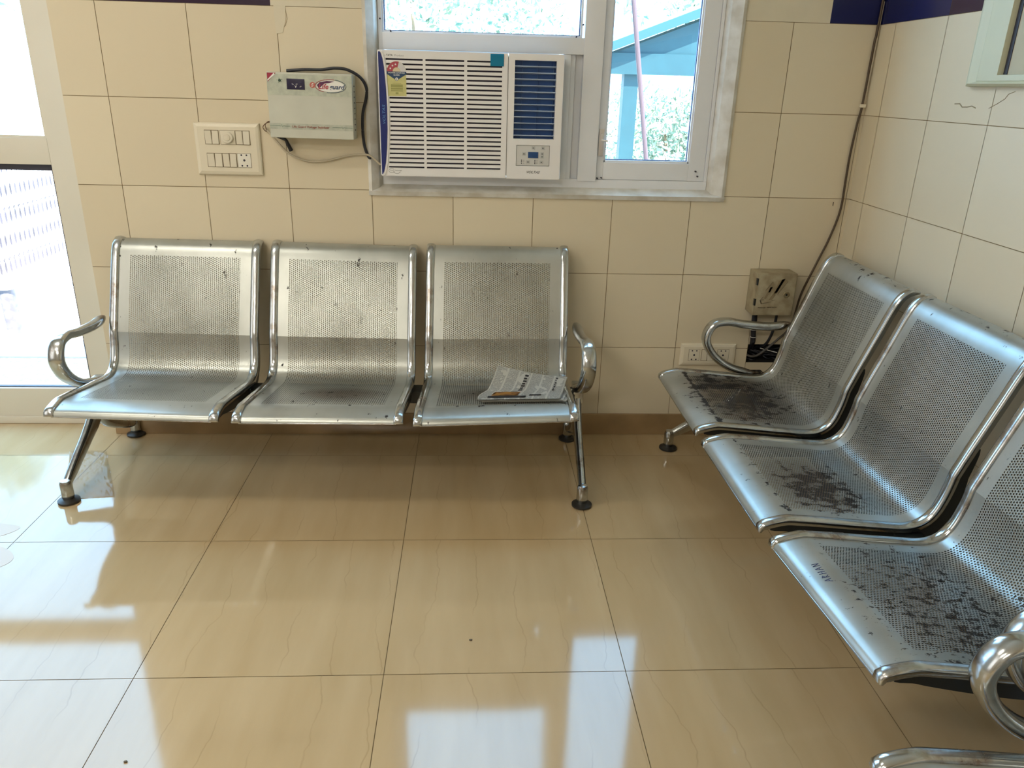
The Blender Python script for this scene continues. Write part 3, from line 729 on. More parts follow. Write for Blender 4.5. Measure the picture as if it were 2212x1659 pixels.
for k, (lf, sh) in enumerate([(-0.0025, (0.004, 0.006)), (-0.0045, (0.010, -0.001)), (-0.0065, (0.006, 0.008)), (-0.0085, (0.014, -0.002))]):
    paper_sheet('inner_page', M_PAPER, news, lf, ds=(0.0, 1.0+0.012*k), shift=sh, flat=(k > 0))
M_ORANGE = simple('orange_photo_print', (0.62, 0.30, 0.06), 0.8, noise=0.5, nscale=40, dark=(0.25, 0.10, 0.05))
M_DKPR = simple('dark_print', (0.06, 0.055, 0.055), 0.85)
paper_sheet('picture', M_ORANGE, news, 0.0012, ds=(0.16, 0.48), dt=(0.18, 0.38), n=(6, 3))
paper_sheet('picture', M_DKPR, news, 0.0013, ds=(0.12, 0.58), dt=(0.07, 0.17), n=(6, 2))
paper_sheet('picture', M_DKPR, news, 0.0012, ds=(0.62, 0.76), dt=(0.17, 0.23), n=(3, 2))
for a, b_ in ((0.42, 0.47), (0.86, 0.885)):
    for k in range(7):
        t0 = 0.44+k*0.075; paper_sheet('headline', M_DKPR, news, 0.0012, ds=(a, b_-0.01*(k % 2)), dt=(t0, t0+0.045), n=(1, 2))

# ------------------------------------------------------------------ window air conditioner
M_AC = simple('white_plastic', (0.83, 0.83, 0.84), 0.32, noise=0.03, nscale=3)
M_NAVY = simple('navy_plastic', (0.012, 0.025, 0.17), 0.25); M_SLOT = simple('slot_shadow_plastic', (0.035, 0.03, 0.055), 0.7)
M_VENT = simple('blue_vent_plastic', (0.02, 0.09, 0.30), 0.35); M_VBL = simple('vent_blade', (0.42, 0.52, 0.68), 0.35)
M_GREY = simple('grey_print', (0.07, 0.08, 0.08), 0.6); M_LGREY = simple('light_grey_print', (0.35, 0.36, 0.38), 0.6); M_WHITE = simple('white_print', (0.85, 0.85, 0.82), 0.6)
AX, AZ = 0.14, 1.039
ac = empty('air_conditioner', (AX, 0, AZ)); tag(ac, 'white window air conditioner with slotted grille and navy edge, fitted below the glass', 'air conditioner')
def acmesh(name, bm, mat, parent=ac, **k):
    bmesh.ops.translate(bm, verts=bm.verts[:], vec=(-AX, 0, -AZ)); return obj(name, bm, mat, parent, **k)
YF = -0.034
bm = bmesh.new(); box(bm, -0.170, 0.455, 0.0, 0.42, 1.045, 1.450, 0.003); acmesh('cabinet', bm, simple('ac_cabinet_metal', (0.5, 0.5, 0.48), 0.5))
slots = []
for j in range(24):
    z = 1.430-j*(1.430-1.0713)/23
    lx = -0.156+0.010*math.sin(PI*j/23)
    for x0, x1 in ((lx, -0.029), (-0.020, 0.114), (0.124, 0.246)):
        slots.append((x0, x1, z-0.0028, z+0.0028))
bm = bmesh.new(); sheet_with_holes(bm, (-0.181, 0.2655), (1.041, 1.4575), slots, YF, YF+0.010)
box(bm, -0.183, -0.180, YF+0.002, 0.002, 1.041, 1.4575); box(bm, -0.183, 0.2655, YF+0.002, 0.002, 1.039, 1.0415); box(bm, -0.183, 0.2655, YF+0.002, 0.002, 1.457, 1.4590)
grille = acmesh('grille_panel', bm, M_AC, smooth=False, recalc=False)
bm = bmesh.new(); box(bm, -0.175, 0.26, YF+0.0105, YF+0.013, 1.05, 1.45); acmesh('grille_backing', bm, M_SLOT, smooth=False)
bm = bmesh.new(); sheet_with_holes(bm, (0.2675, 0.461), (1.039, 1.4585), [(0.290, 0.436, 1.178, 1.438), (0.302, 0.423, 1.0845, 1.1565)], YF, YF+0.030)
box(bm, 0.459, 0.462, YF+0.001, 0.0, 1.039, 1.4585); box(bm, 0.2675, 0.461, YF+0.001, 0.0, 1.0375, 1.0395); box(bm, 0.2675, 0.461, YF+0.001, 0.0, 1.458, 1.4595)
acmesh('control_side', bm, M_AC, smooth=False, recalc=False)
bm = bmesh.new(); box(bm, 0.286, 0.440, YF+0.0302, YF+0.0315, 1.17, 1.445); vent = acmesh('vent', bm, M_VENT, smooth=False)
bm = bmesh.new()
for k in range(12):
    z = 1.4195-k*0.02085; prism(bm, [(YF+0.004, z-0.0012), (YF+0.004, z+0.0012), (YF+0.026, z-0.003), (YF+0.026, z-0.0050)], 0.2905, 0.4355, 'x')
bmesh.ops.translate(bm, verts=bm.verts[:], vec=(-AX, 0, -AZ)); obj('louvre', bm, M_VBL, vent, smooth=False)
bm = bmesh.new()
for x in (0.318, 0.372, 0.428): box(bm, x-0.001, x+0.001, YF+0.022, YF+0.0303, 1.178, 1.438)
bmesh.ops.translate(bm, verts=bm.verts[:], vec=(-AX, 0, -AZ)); obj('vane', bm, M_VENT, vent, smooth=False)
bm = bmesh.new(); box(bm, 0.303, 0.422, YF+0.003, YF+0.030, 1.0855, 1.1555, 0.002); cp = acmesh('control_panel', bm, simple('grey_white_panel', (0.62, 0.63, 0.62), 0.35))
cpoff = lambda bm: bmesh.ops.translate(bm, verts=bm.verts[:], vec=(-AX, 0, -AZ))
bm = bmesh.new(); box(bm, 0.345, 0.382, YF+0.0015, YF+0.004, 1.112, 1.133, 0.0006); cpoff(bm); obj('display', bm, simple('blue_display', (0.02, 0.07, 0.22), 0.2), cp)
M_BTN = simple('button_grey', (0.50, 0.52, 0.52), 0.4)
for x, z in ((0.363, 1.147), (0.398, 1.147), (0.330, 1.126), (0.396, 1.127), (0.396, 1.117), (0.3455, 1.098), (0.394, 1.098)):
    bm = bmesh.new(); box(bm, x-0.0065, x+0.0065, YF+0.0018, YF+0.004, z-0.0055, z+0.0055, 0.0012); cpoff(bm); obj('button', bm, M_BTN, cp)
    bm = bmesh.new(); box(bm, x-0.0025, x+0.0025, YF+0.0014, YF+0.002, z-0.0015, z+0.0015); cpoff(bm); obj('symbol', bm, M_GREY, cp, smooth=False)
for x in (0.322, 0.3705):
    for z in (1.104, 1.0985, 1.093):
        bm = bmesh.new(); lathe(bm, [(0.0019, YF+0.0035), (0.0019, YF+0.002)], (x, z), 10, axis='y'); cpoff(bm); obj('indicator', bm, M_GASKET, cp)
        bm = bmesh.new(); box(bm, x+0.005, x+0.010, YF+0.0022, YF+0.0032, z-0.0007, z+0.0007); cpoff(bm); obj('symbol', bm, M_LGREY, cp, smooth=False)
# navy crescent along the left edge
cres = [(-0.1805, 1.046), (-0.1812, 1.25), (-0.1805, 1.452), (-0.177, 1.4545), (-0.172, 1.450), (-0.166, 1.430), (-0.162, 1.404), (-0.1575, 1.34), (-0.1555, 1.273), (-0.1565, 1.20), (-0.160, 1.138), (-0.166, 1.085), (-0.173, 1.055), (-0.178, 1.046)]
# the grille is white behind it
bm = bmesh.new(); prism(bm, [(x+(0.006 if x > -0.18 else -0.0035), z+(0.003 if z > 1.3 else -0.003)) for x, z in cres], YF-0.0035, YF+0.001); acmesh('side_rim', bm, M_AC, smooth=False)
bm = bmesh.new(); prism(bm, cres, YF-0.0048, YF-0.003); acmesh('navy_strip', bm, M_NAVY, smooth=False)
T_ = lambda x, y, z: (x-AX, y, z-AZ)
text('lettering', 'VOLTAS', simple('pale_blue_print', (0.10, 0.28, 0.62), 0.5), ac, 0.063, 0.0095, T_(-0.1625, YF-0.0052, 1.219), (PI/2, -PI/2, 0), 0.25)
text('lettering', 'VOLTAS', M_GREY, ac, 0.048, 0.0085, T_(0.342, YF-0.0003, 1.0585), shear=0.35, bold=0.012)
text('lettering', 'A', M_LGREY, ac, 0.0045, 0.005, T_(-0.160, YF-0.0003, 1.4395))
text('lettering', 'TATA', M_GREY, ac, 0.022, 0.0062, T_(-0.1535, YF-0.0003, 1.4392), bold=0.012)
text('lettering', 'Product', M_LGREY, ac, 0.031, 0.0058, T_(-0.125, YF-0.0003, 1.4392))
text('lettering', 'Green Technology', M_GREY, ac, 0.042, 0.004, T_(-0.152, YF-0.0003, 1.0575))
bm = bmesh.new()
tube(bm, [Vector((-0.1465+0.010*math.cos(a), YF-0.0002, 1.0585+0.0075*math.sin(a))) for a in [PI*k/10 for k in range(2, 20)]], 0.0005, 6)
tube(bm, [Vector((-0.128+0.012*math.cos(a), YF-0.0002, 1.0560+0.0075*math.sin(a))) for a in [PI*k/10 for k in range(10, 21)]], 0.0005, 6)
acmesh('emblem', bm, M_GREY)
# energy label
STX = -0.1197
st = empty('energy_sticker', (STX, YF, 1.311)); tag(st, 'yellow energy rating sticker with red star arc on the air conditioner grille', 'sticker')
def stm(name, pts, y, mat):
    bm = bmesh.new(); prism(bm, [(p[0]-STX, p[1]-1.311) for p in pts], y-YF, y-YF+0.0004); return obj(name, bm, mat, st, smooth=False)
arc = lambda a0, a1, r_, n=12, cx=STX, cz=1.3905: [(cx+r_*math.cos(math.radians(a0+(a1-a0)*k/n)), cz+r_*math.sin(math.radians(a0+(a1-a0)*k/n))) for k in range(n+1)]
stm('backing', [(-0.1525, 1.3105), (-0.0872, 1.3115), (-0.0870, 1.3905)]+arc(0, 180, 0.0330)+[(-0.1530, 1.3905)], YF-0.0006, simple('pale_yellow_label', (0.62, 0.60, 0.26), 0.6, noise=0.12, nscale=60))
stm('star_arc', arc(75, 180, 0.0325)+arc(180, 75, 0.0135), YF-0.0010, simple('dull_red_print', (0.42, 0.06, 0.09), 0.5))
stm('blank_arc', arc(0, 73, 0.0325)+arc(73, 0, 0.0135), YF-0.0010, simple('grey_white_print', (0.66, 0.66, 0.68), 0.5))
stm('centre', arc(0, 180, 0.0125), YF-0.0010, simple('cream_print', (0.7, 0.6, 0.42), 0.5))
M_NPRT = simple('navy_print', (0.02, 0.06, 0.15), 0.5)
stm('banner', [(STX-0.0335, 1.3905), (STX-0.0335, 1.382), (STX-0.006, 1.3655), (STX+0.006, 1.3655), (STX+0.0335, 1.382), (STX+0.0335, 1.3905)], YF-0.0010, M_NPRT)
stm('seal', arc(0, 360, 0.0062, 20, STX, 1.3665)[:-1], YF-0.0014, M_NPRT); stm('seal', arc(0, 360, 0.0050, 20, STX, 1.3665)[:-1], YF-0.0018, M_WHITE)
stm('seal', arc(0, 360, 0.0018, 10, STX, 1.3665)[:-1], YF-0.0022, M_GREY)
for a in (155, 125, 97):
    c = (STX+0.023*math.cos(math.radians(a)), 1.3905+0.023*math.sin(math.radians(a)))
    stm('star', [(c[0]+(0.0042 if k % 2 == 0 else 0.0018)*math.sin(PI*k/5), c[1]+(0.0042 if k % 2 == 0 else 0.0018)*math.cos(PI*k/5)) for k in range(10)], YF-0.0014, M_WHITE)
text('lettering', 'POWER SAVINGS', M_WHITE, st, 0.056, 0.0045, (-0.028, -0.0013, 1.3842-1.311), bold=0.01)
text('lettering', 'GUIDE', M_WHITE, st, 0.021, 0.0045, (-0.0105, -0.0013, 1.3772-1.311), bold=0.01)
M_OLIVE = simple('olive_print', (0.34, 0.34, 0.12), 0.6)
for z0, z1, w0 in ((1.352, 1.3535, 0.015), (1.340, 1.349, 0.0205), (1.332, 1.338, 0.0205), (1.3265, 1.330, 0.0205), (1.317, 1.3235, 0.005)):
    stm('print_block', [(STX-w0, z0), (STX+w0, z0), (STX+w0, z1), (STX-w0, z1)], YF-0.0010, M_OLIVE)
bm = bmesh.new(); xs = [0.2045, 0.213, 0.222, 0.232, 0.242, 0.2508]
R1 = []
for i, x in enumerate(xs):
    R1.append([bm.verts.new((x-0.228, -0.0012-0.0012*((i*7+j*5) % 3)/2, z-1.436)) for j, z in enumerate((1.4165, 1.425, 1.432, 1.440, 1.449, 1.4555))])
for a, b_ in zip(R1, R1[1:]):
    for k in range(5): bm.faces.new((a[k], b_[k], b_[k+1], a[k+1]))
bmesh.ops.solidify(bm, geom=bm.faces[:], thickness=0.0006)
tp = obj('tape_patch', bm, simple('blue_tape', (0.02, 0.38, 0.62), 0.35), loc=(0.228, YF, 1.436)); tag(tp, 'crumpled blue tape patch on top of the air conditioner grille', 'tape')

# ------------------------------------------------------------------ voltage stabiliser
SX, SZ = -0.41, 1.165
stab = empty('voltage_stabilizer', (SX, 0, SZ)); tag(stab, 'off-white wall-mounted voltage stabiliser box left of the air conditioner', 'stabilizer'); stab.rotation_euler = (0, math.radians(0.6), 0)
M_STAB = simple('offwhite_sheet_metal', (0.60, 0.61, 0.53), 0.45, noise=0.08, nscale=9)
def sm(name, bm, mat, **k):
    bmesh.ops.translate(bm, verts=bm.verts[:], vec=(-SX, 0, -SZ)); return obj(name, bm, mat, stab, **k)
bm = bmesh.new(); box(bm, -0.554, -0.2685, -0.090, -0.001, 1.166, 1.378, 0.004, 3); sm('housing', bm, M_STAB)
YS = -0.0903
bm = bmesh.new(); box(bm, -0.553, -0.2695, YS-0.0003, YS+0.001, 1.3055, 1.372); sm('label_band', bm, simple('pale_green_label', (0.53, 0.57, 0.47), 0.5, noise=0.25, nscale=45, dark=(0.42, 0.45, 0.38)), smooth=False)
bm = bmesh.new(); box(bm, -0.553, -0.2695, YS-0.0003, YS+0.001, 1.195, 1.214); sm('label_band', bm, simple('pale_green_label_low', (0.50, 0.53, 0.45), 0.5, noise=0.2, nscale=45), smooth=False)
bm = bmesh.new(); box(bm, -0.487, -0.427, YS-0.0016, YS, 1.324, 1.358, 0.0008); sm('display', bm, simple('dark_display', (0.025, 0.022, 0.06), 0.2))
bm = bmesh.new(); prism(bm, [(-0.551, 1.3745), (-0.5215, 1.3745), (-0.550, 1.346)], YS-0.0008, YS-0.0002); sm('red_corner', bm, simple('crimson_print', (0.33, 0.02, 0.05), 0.5), smooth=False)
bm = bmesh.new(); prism(bm, [(-0.5245, 1.370), (-0.528, 1.3745), (-0.550, 1.3530), (-0.550, 1.3490)], YS-0.0011, YS-0.0006); sm('corner_stripe', bm, M_WHITE, smooth=False)
SC = lambda x, y, z: (x-SX, y, z-SZ)
cxo, czo = -0.3405, 1.3385
M_RED = simple('red_print', (0.42, 0.04, 0.07), 0.5)
bm = bmesh.new(); prism(bm, [(cxo+0.0475*math.cos(2*PI*k/32), czo+0.0185*math.sin(2*PI*k/32)) for k in range(32)], YS-0.0008, YS-0.0002); sm('logo_field', bm, M_WHITE, smooth=False)
def oval(rx, rz, a0, a1, w=0.0007): 
    bm = bmesh.new(); tube(bm, [Vector((cxo+rx*math.cos(a0+(a1-a0)*k/24), YS-0.001, czo+rz*math.sin(a0+(a1-a0)*k/24))) for k in range(25)], w, 6); return bm
sm('logo_ring', oval(0.052, 0.021, PI*0.42, PI*1.35, 0.0009), M_RED); sm('logo_ring', oval(0.052, 0.021, -PI*0.58, PI*0.40, 0.0008), M_NPRT)
bm = bmesh.new(); prism(bm, [(cxo-0.046, czo+0.002), (cxo-0.036, czo+0.012), (cxo-0.012, czo+0.0165), (cxo+0.014, czo+0.0155), (cxo-0.004, czo+0.010), (cxo-0.02, czo+0.008), (cxo-0.034, czo-0.004), (cxo-0.040, czo-0.008)], YS-0.0013, YS-0.0006); sm('logo_swoosh', bm, simple('plum_print', (0.10, 0.02, 0.08), 0.5), smooth=False)
bm = bmesh.new(); lathe(bm, [(0.0095, YS-0.0002), (0.0095, YS-0.0012)], (-0.401, 1.3405), 20, axis='y'); sm('logo_disc', bm, simple('brick_print', (0.5, 0.13, 0.10), 0.5))
bm = bmesh.new(); prism(bm, [(-0.406, 1.3415), (-0.3985, 1.3475), (-0.3975, 1.3425)], YS-0.0018, YS-0.001); prism(bm, [(-0.4045, 1.3385), (-0.3965, 1.3395), (-0.4035, 1.334)], YS-0.0018, YS-0.001); sm('logo_arrow', bm, M_WHITE, smooth=False)
text('lettering', 'Life', M_RED, stab, 0.034, 0.0165, SC(-0.3815, YS-0.0014, 1.3285), shear=0.25, bold=0.018)
text('lettering', 'guard', M_NPRT, stab, 0.053, 0.0195, SC(-0.3455, YS-0.0014, 1.3245), shear=0.25, bold=0.018)
text('lettering', 'Life Guard Voltage Stabilizer', simple('maroon_print', (0.28, 0.05, 0.03), 0.5), stab, 0.127, 0.0095, SC(-0.4775, YS-0.0008, 1.1985), shear=0.1, bold=0.008)
text('lettering', 'V', M_WHITE, stab, 0.0065, 0.008, SC(-0.4605, YS-0.0020, 1.3295), bold=0.01)
bm = bmesh.new()
for x, z in ((-0.4685, 1.3415), (-0.4655, 1.340), (-0.4555, 1.341), (-0.452, 1.3415), (-0.4425, 1.333), (-0.4395, 1.335)): box(bm, x-0.0012, x+0.0012, YS-0.0022, YS-0.0015, z-0.0008, z+0.0008)
sm('digit_mark', bm, M_WHITE, smooth=False)
bm = bmesh.new(); lathe(bm, [(0.0048, YS-0.0002), (0.0048, YS-0.0008)], (-0.510, 1.3515), 12, axis='y')
for k in range(5):
    a = 2*PI*k/5+0.5; box(bm, -0.510+0.0085*math.cos(a)-0.0014, -0.510+0.0085*math.cos(a)+0.0014, YS-0.0008, YS-0.0002, 1.3515+0.0065*math.sin(a)-0.0008, 1.3515+0.0065*math.sin(a)+0.0008)
sm('emblem', bm, simple('dark_green_print', (0.02, 0.07, 0.05), 0.5), smooth=False)
for x0, x1, xp in ((-0.552, -0.485, -0.513), (-0.340, -0.271, -0.3075)):
    bm = bmesh.new(); tube(bm, [Vector((x, YS-0.0006, z)) for x, z in ((x0, 1.2055), (xp-0.006, 1.2055), (xp-0.003, 1.2045), (xp, 1.2100), (xp+0.003, 1.2005), (xp+0.006, 1.2065), (xp+0.010, 1.2052), (x1, 1.2052))], 0.0005, 6); sm('pulse_line', bm, simple('green_print', (0.03, 0.14, 0.09), 0.5))
bm = bmesh.new()
for k in range(9): box(bm, -0.269, -0.2680, -0.055, -0.035, 1.195+k*0.018, 1.199+k*0.018)
sm('vent_slot', bm, M_GASKET, smooth=False)

def cable(name, pts, rad, mat, label, n=8, group=None, parent=None):
    bm = bmesh.new(); tube(bm, catmull(pts, n), rad, 10)
    o = obj(name, bm, mat, parent)
    if parent is None: tag(o, label, 'cable', group)
    return o
M_CBLK = simple('black_cable', (0.012, 0.014, 0.022), 0.45); M_CBEI = simple('beige_cable', (0.50, 0.44, 0.33), 0.5); M_CBRN = simple('brown_wire', (0.16, 0.09, 0.05), 0.5)
cable('power_cable', [(-0.50, -0.010, 1.3835), (-0.44, -0.014, 1.389), (-0.38, -0.016, 1.390), (-0.334, -0.02, 1.396), (-0.290, -0.022, 1.392), (-0.247, -0.022, 1.369), (-0.227, -0.022, 1.335), (-0.230, -0.020, 1.299), (-0.243, -0.016, 1.253), (-0.247, -0.014, 1.198), (-0.243, -0.014, 1.141), (-0.231, -0.014, 1.105), (-0.222, -0.018, 1.098)], 0.0052, M_CBLK, 'thick black cable looping over the stabiliser box down to the air conditioner')
cable('power_cable', [(-0.594, -0.008, 1.190), (-0.581, -0.010, 1.184), (-0.555, -0.010, 1.150), (-0.512, -0.010, 1.107), (-0.447, -0.010, 1.083), (-0.381, -0.010, 1.086), (-0.308, -0.010, 1.104), (-0.259, -0.014, 1.111), (-0.226, -0.020, 1.108), (-0.207, -0.020, 1.093), (-0.188, -0.016, 1.076)], 0.0036, M_CBEI, 'beige flex sagging under the stabiliser box to the air conditioner')
bm = bmesh.new(); tube(bm, catmull([(-0.553, -0.012, 1.214), (-0.580, -0.014, 1.212), (-0.597, -0.012, 1.197), (-0.590, -0.010, 1.183), (-0.582, -0.010, 1.186)], 6), 0.0016, 8)
tube(bm, catmull([(-0.553, -0.014, 1.218), (-0.575, -0.018, 1.216), (-0.587, -0.018, 1.203), (-0.584, -0.012, 1.186)], 6), 0.0014, 8)
tag(obj('twin_wire', bm, M_CBRN), 'thin brown wire loop at the left side of the stabiliser box', 'wire')
bm = bmesh.new(); tube(bm, catmull([(-0.530, -0.030, 1.162), (-0.518, -0.026, 1.156), (-0.512, -0.02, 1.140), (-0.503, -0.016, 1.118)], 6), lambda t: (0.0045+0.003*t, 0.0045+0.003*t), 10)
tube(bm, catmull([(-0.545, -0.03, 1.165), (-0.530, -0.02, 1.158), (-0.514, -0.016, 1.150)], 5), 0.003, 8)
tag(obj('cable_stub', bm, M_CBLK), 'short black cable end hanging below the stabiliser box', 'cable')

# ------------------------------------------------------------------ switch plates
M_SWP = simple('ivory_switch_plastic', (0.74, 0.68, 0.54), 0.35); M_SWD = simple('module_gap', (0.22, 0.18, 0.11), 0.7); M_KEY = simple('ivory_key', (0.72, 0.67, 0.55), 0.3)
def plate(name, X, Z, y, label, cat, modules):
    cx, cz = (X[0]+X[1])/2, Z[0]
    t = empty(name, (cx, 0, cz)); tag(t, label, cat)
    def put(nm, bm, mat, par=t, **k):
        bmesh.ops.translate(bm, verts=bm.verts[:], vec=(-cx, 0, -cz)); return obj(nm, bm, mat, par, **k)
    bm = bmesh.new(); A = [bm.verts.new(p) for p in ((X[0], -0.0005, Z[0]), (X[1], -0.0005, Z[0]), (X[1], -0.0005, Z[1]), (X[0], -0.0005, Z[1]))]
    prev = A
    for inset, yy in ((0.0, y*0.55), (0.004, y*0.8), (0.013, y), (0.015, y)):
        B = [bm.verts.new(p) for p in ((X[0]+inset, yy, Z[0]+inset), (X[1]-inset, yy, Z[0]+inset), (X[1]-inset, yy, Z[1]-inset), (X[0]+inset, yy, Z[1]-inset))]
        for k in range(4): bm.faces.new((prev[k], prev[(k+1) % 4], B[(k+1) % 4], B[k]))
        prev = B
    bm.faces.new(prev); put('cover_plate', bm, M_SWP, angle=10)
    for kind, x0, x1, z0, z1 in modules:
        bm = bmesh.new(); box(bm, x0-0.0012, x1+0.0012, y-0.0006, y+0.001, z0-0.0012, z1+0.0012); put('module_recess', bm, M_SWD, smooth=False)
        if kind == 'pair':
            xm = (x0+x1)/2
            for a, b_, tl in ((x0, xm-0.0006, 1), (xm+0.0006, x1, -1)):
                bm = bmesh.new(); hi, lo = (0.0052, 0.0018) if tl > 0 else (0.0022, 0.0048)
                prism(bm, [(y, z0+0.001), (y-lo, z0+0.001), (y-hi, z1-0.001), (y, z1-0.001)], a+0.0008, b_-0.0008, 'x', bev=0.0005); put('rocker_switch', bm, M_KEY)
        elif kind == 'knob':
            bm = bmesh.new(); box(bm, x0, x1, y-0.0020, y, z0, z1, 0.0008); sp_ = put('knob_plate', bm, M_KEY)
            bm = bmesh.new(); lathe(bm, [(0.0195, y-0.002), (0.0195, y-0.010), (0.017, y-0.012), (0.012, y-0.012), (0.010, y-0.0145), (0.004, y-0.0150)], ((x0+x1)/2, (z0+z1)/2), 28, axis='y'); put('dimmer_knob', bm, M_KEY)
        else:
            bm = bmesh.new(); box(bm, x0, x1, y-0.0020, y, z0, z1, 0.0008); put('socket', bm, simple('white_socket', (0.78, 0.76, 0.68), 0.3) if kind == 'sockw' else M_KEY)
            cxs, czs = (x0+x1)/2, (z0+z1)/2; h_ = (z1-z0)
            for dx, dz, rr in ((-0.009, 0.40, 0.0030), (0.009, 0.40, 0.0030), (0, 0.02, 0.0040), (-0.009, -0.38, 0.0030), (0.009, -0.38, 0.0030)):
                bm = bmesh.new(); lathe(bm, [(rr, y-0.0012), (rr, y-0.0024)], (cxs+dx, czs+dz*h_), 12, axis='y'); put('pin_hole', bm, M_GASKET)
    return t
plate('switchboard', (-0.840, -0.6115), (1.029, 1.2075), -0.014, 'ivory switchboard with rocker switches, round knob and socket left of the stabiliser', 'switchboard',
      [('pair', -0.802, -0.754, 1.135, 1.182), ('knob', -0.748, -0.697, 1.135, 1.182), ('pair', -0.694, -0.646, 1.135, 1.182),
       ('pair', -0.801, -0.749, 1.057, 1.104), ('pair', -0.747, -0.699, 1.057, 1.104), ('sockw', -0.695, -0.649, 1.057, 1.104)])
plate('socket_plate', (0.990, 1.217), (0.310, 0.403), -0.012, 'ivory double socket plate low on the back wall behind the bench armrest', 'socket',
      [('sock', 1.024, 1.067, 0.332, 0.379), ('pair', 1.076, 1.122, 0.332, 0.379), ('sock', 1.141, 1.187, 0.332, 0.379)])

# ------------------------------------------------------------------ distribution box and its cables
bx = empty('distribution_box', (1.31, 0, 0.545)); tag(bx, 'small dirty beige metal distribution box on the back wall near the corner', 'electrical box')
M_BOX = simple('dirty_beige_enamel', (0.38, 0.33, 0.22), 0.5, noise=0.35, nscale=22, dark=(0.25, 0.20, 0.12))
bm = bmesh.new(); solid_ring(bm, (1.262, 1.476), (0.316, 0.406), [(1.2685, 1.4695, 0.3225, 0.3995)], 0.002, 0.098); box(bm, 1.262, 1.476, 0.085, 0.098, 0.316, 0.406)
obj('recess_lining', bm, simple('black_recess_liner', (0.012, 0.011, 0.010), 0.9), wb, smooth=False)  # liner added; the opening's darkness is put into its black colour
def bxo(name, bm, mat, par=bx, **k):
    bmesh.ops.translate(bm, verts=bm.verts[:], vec=(-1.31, 0, -0.545)); return obj(name, bm, mat, par, **k)
bm = bmesh.new(); box(bm, 1.233, 1.388, -0.088, -0.001, 0.547, 0.712, 0.002); bxo('housing', bm, M_BOX)
bm = bmesh.new(); box(bm, 1.238, 1.384, -0.0925, -0.0885, 0.551, 0.706, 0.0015); dr = bxo('door', bm, M_BOX)
for z in (0.68, 0.60):
    bm = bmesh.new(); box(bm, 1.2315, 1.2375, -0.0935, -0.080, z-0.013, z+0.013, 0.0008); bxo('hinge', bm, M_BLACK)
bm = bmesh.new(); lathe(bm, [(0.0125, -0.092), (0.0125, -0.0955), (0.0105, -0.097), (0.0045, -0.097), (0.003, -0.0945)], (1.352, 0.6315), 24, axis='y'); bxo('lock', bm, simple('brass_lock', (0.30, 0.25, 0.15), 0.4, 0.6))
bm = bmesh.new(); lathe(bm, [(0.003, -0.096), (0.003, -0.0976)], (1.352, 0.6315), 10, axis='y'); bxo('keyhole', bm, M_BLACK)
M_DRW = simple('dark_brown_ink', (0.10, 0.075, 0.045), 0.6); M_DRW2 = simple('mid_brown_ink', (0.24, 0.19, 0.11), 0.6)
def pxy(x, z): # printed picture coordinates 0..1 over the door
    return (1.238+0.146*x, 0.551+0.155*z)
for pts, m_ in (([(0.53, 0.86), (0.66, 0.92), (0.76, 0.88), (0.58, 0.56), (0.46, 0.52)], M_DRW2), ([(0.62, 0.90), (0.70, 0.92), (0.52, 0.56), (0.45, 0.56)], M_DRW), ([(0.33, 0.79), (0.39, 0.84), (0.43, 0.78), (0.37, 0.62), (0.25, 0.40), (0.20, 0.42), (0.32, 0.66)], M_DRW2),
                ([(0.33, 0.70), (0.40, 0.72), (0.34, 0.58), (0.29, 0.56)], M_DRW), ([(0.38, 0.46), (0.46, 0.60), (0.50, 0.50), (0.42, 0.38), (0.34, 0.38)], M_DRW2), ([(0.09, 0.37), (0.13, 0.36), (0.17, 0.28), (0.14, 0.27)], M_DRW)):
    bm = bmesh.new(); prism(bm, [pxy(*p) for p in pts], -0.0931, -0.0922); bxo('printed_drawing', bm, m_, smooth=False)
bm = bmesh.new()
for a, b_ in (((0.22, 0.62), (0.38, 0.84)), ((0.10, 0.36), (0.18, 0.46)), ((0.15, 0.28), (0.40, 0.33)), ((0.11, 0.37), (0.20, 0.385)), ((0.42, 0.36), (0.50, 0.38)), ((0.55, 0.52), (0.78, 0.86))):
    tube(bm, [(pxy(*a)[0], -0.0928, pxy(*a)[1]), (pxy(*b_)[0], -0.0928, pxy(*b_)[1])], 0.0006, 6)
bxo('drawing_line', bm, M_DRW)
text('lettering', 'FREEDOM', M_DRW, bx, 0.030, 0.0048, (1.248-1.31, -0.0929, 0.5765-0.545), bold=0.02)
text('lettering', 'MINI BOX', M_DRW, bx, 0.038, 0.0048, (1.285-1.31, -0.0929, 0.5785-0.545), bold=0.02)
bm = bmesh.new(); tube(bm, [(1.268, -0.022, 0.548), (1.271, -0.022, 0.48), (1.278, -0.016, 0.42), (1.288, 0.02, 0.385), (1.31, 0.05, 0.36)], lambda t: 0.0105, 14)
cb = obj('cable_bundle', bm, M_CBLK); tag(cb, 'thick black taped cable bundle below the beige distribution box', 'cable')
bm = bmesh.new()
for z, x in ((0.500, 1.2700), (0.468, 1.2718), (0.438, 1.2752)):
    tube(bm, [Vector((x+0.0118*math.cos(2*PI*k/16), -0.019+0.0118*math.sin(2*PI*k/16), z)) for k in range(16)], 0.0012, 6, closed=True)
obj('cable_tie', bm, M_WHITE, cb)
bm = bmesh.new(); tube(bm, catmull([(1.358, -0.02, 0.548), (1.356, -0.02, 0.486), (1.349, -0.018, 0.445), (1.338, -0.006, 0.405), (1.33, 0.04, 0.375)], 6), 0.0055, 10)
tag(obj('black_cable', bm, M_CBLK), 'black cable running from distribution box base into the wall opening', 'cable')
hb = empty('wire_tangle', (1.36, 0.02, 0.33)); tag(hb, 'tangle of black wires stuffed in the rectangular wall opening', 'wires')
rnd = random.Random(3)
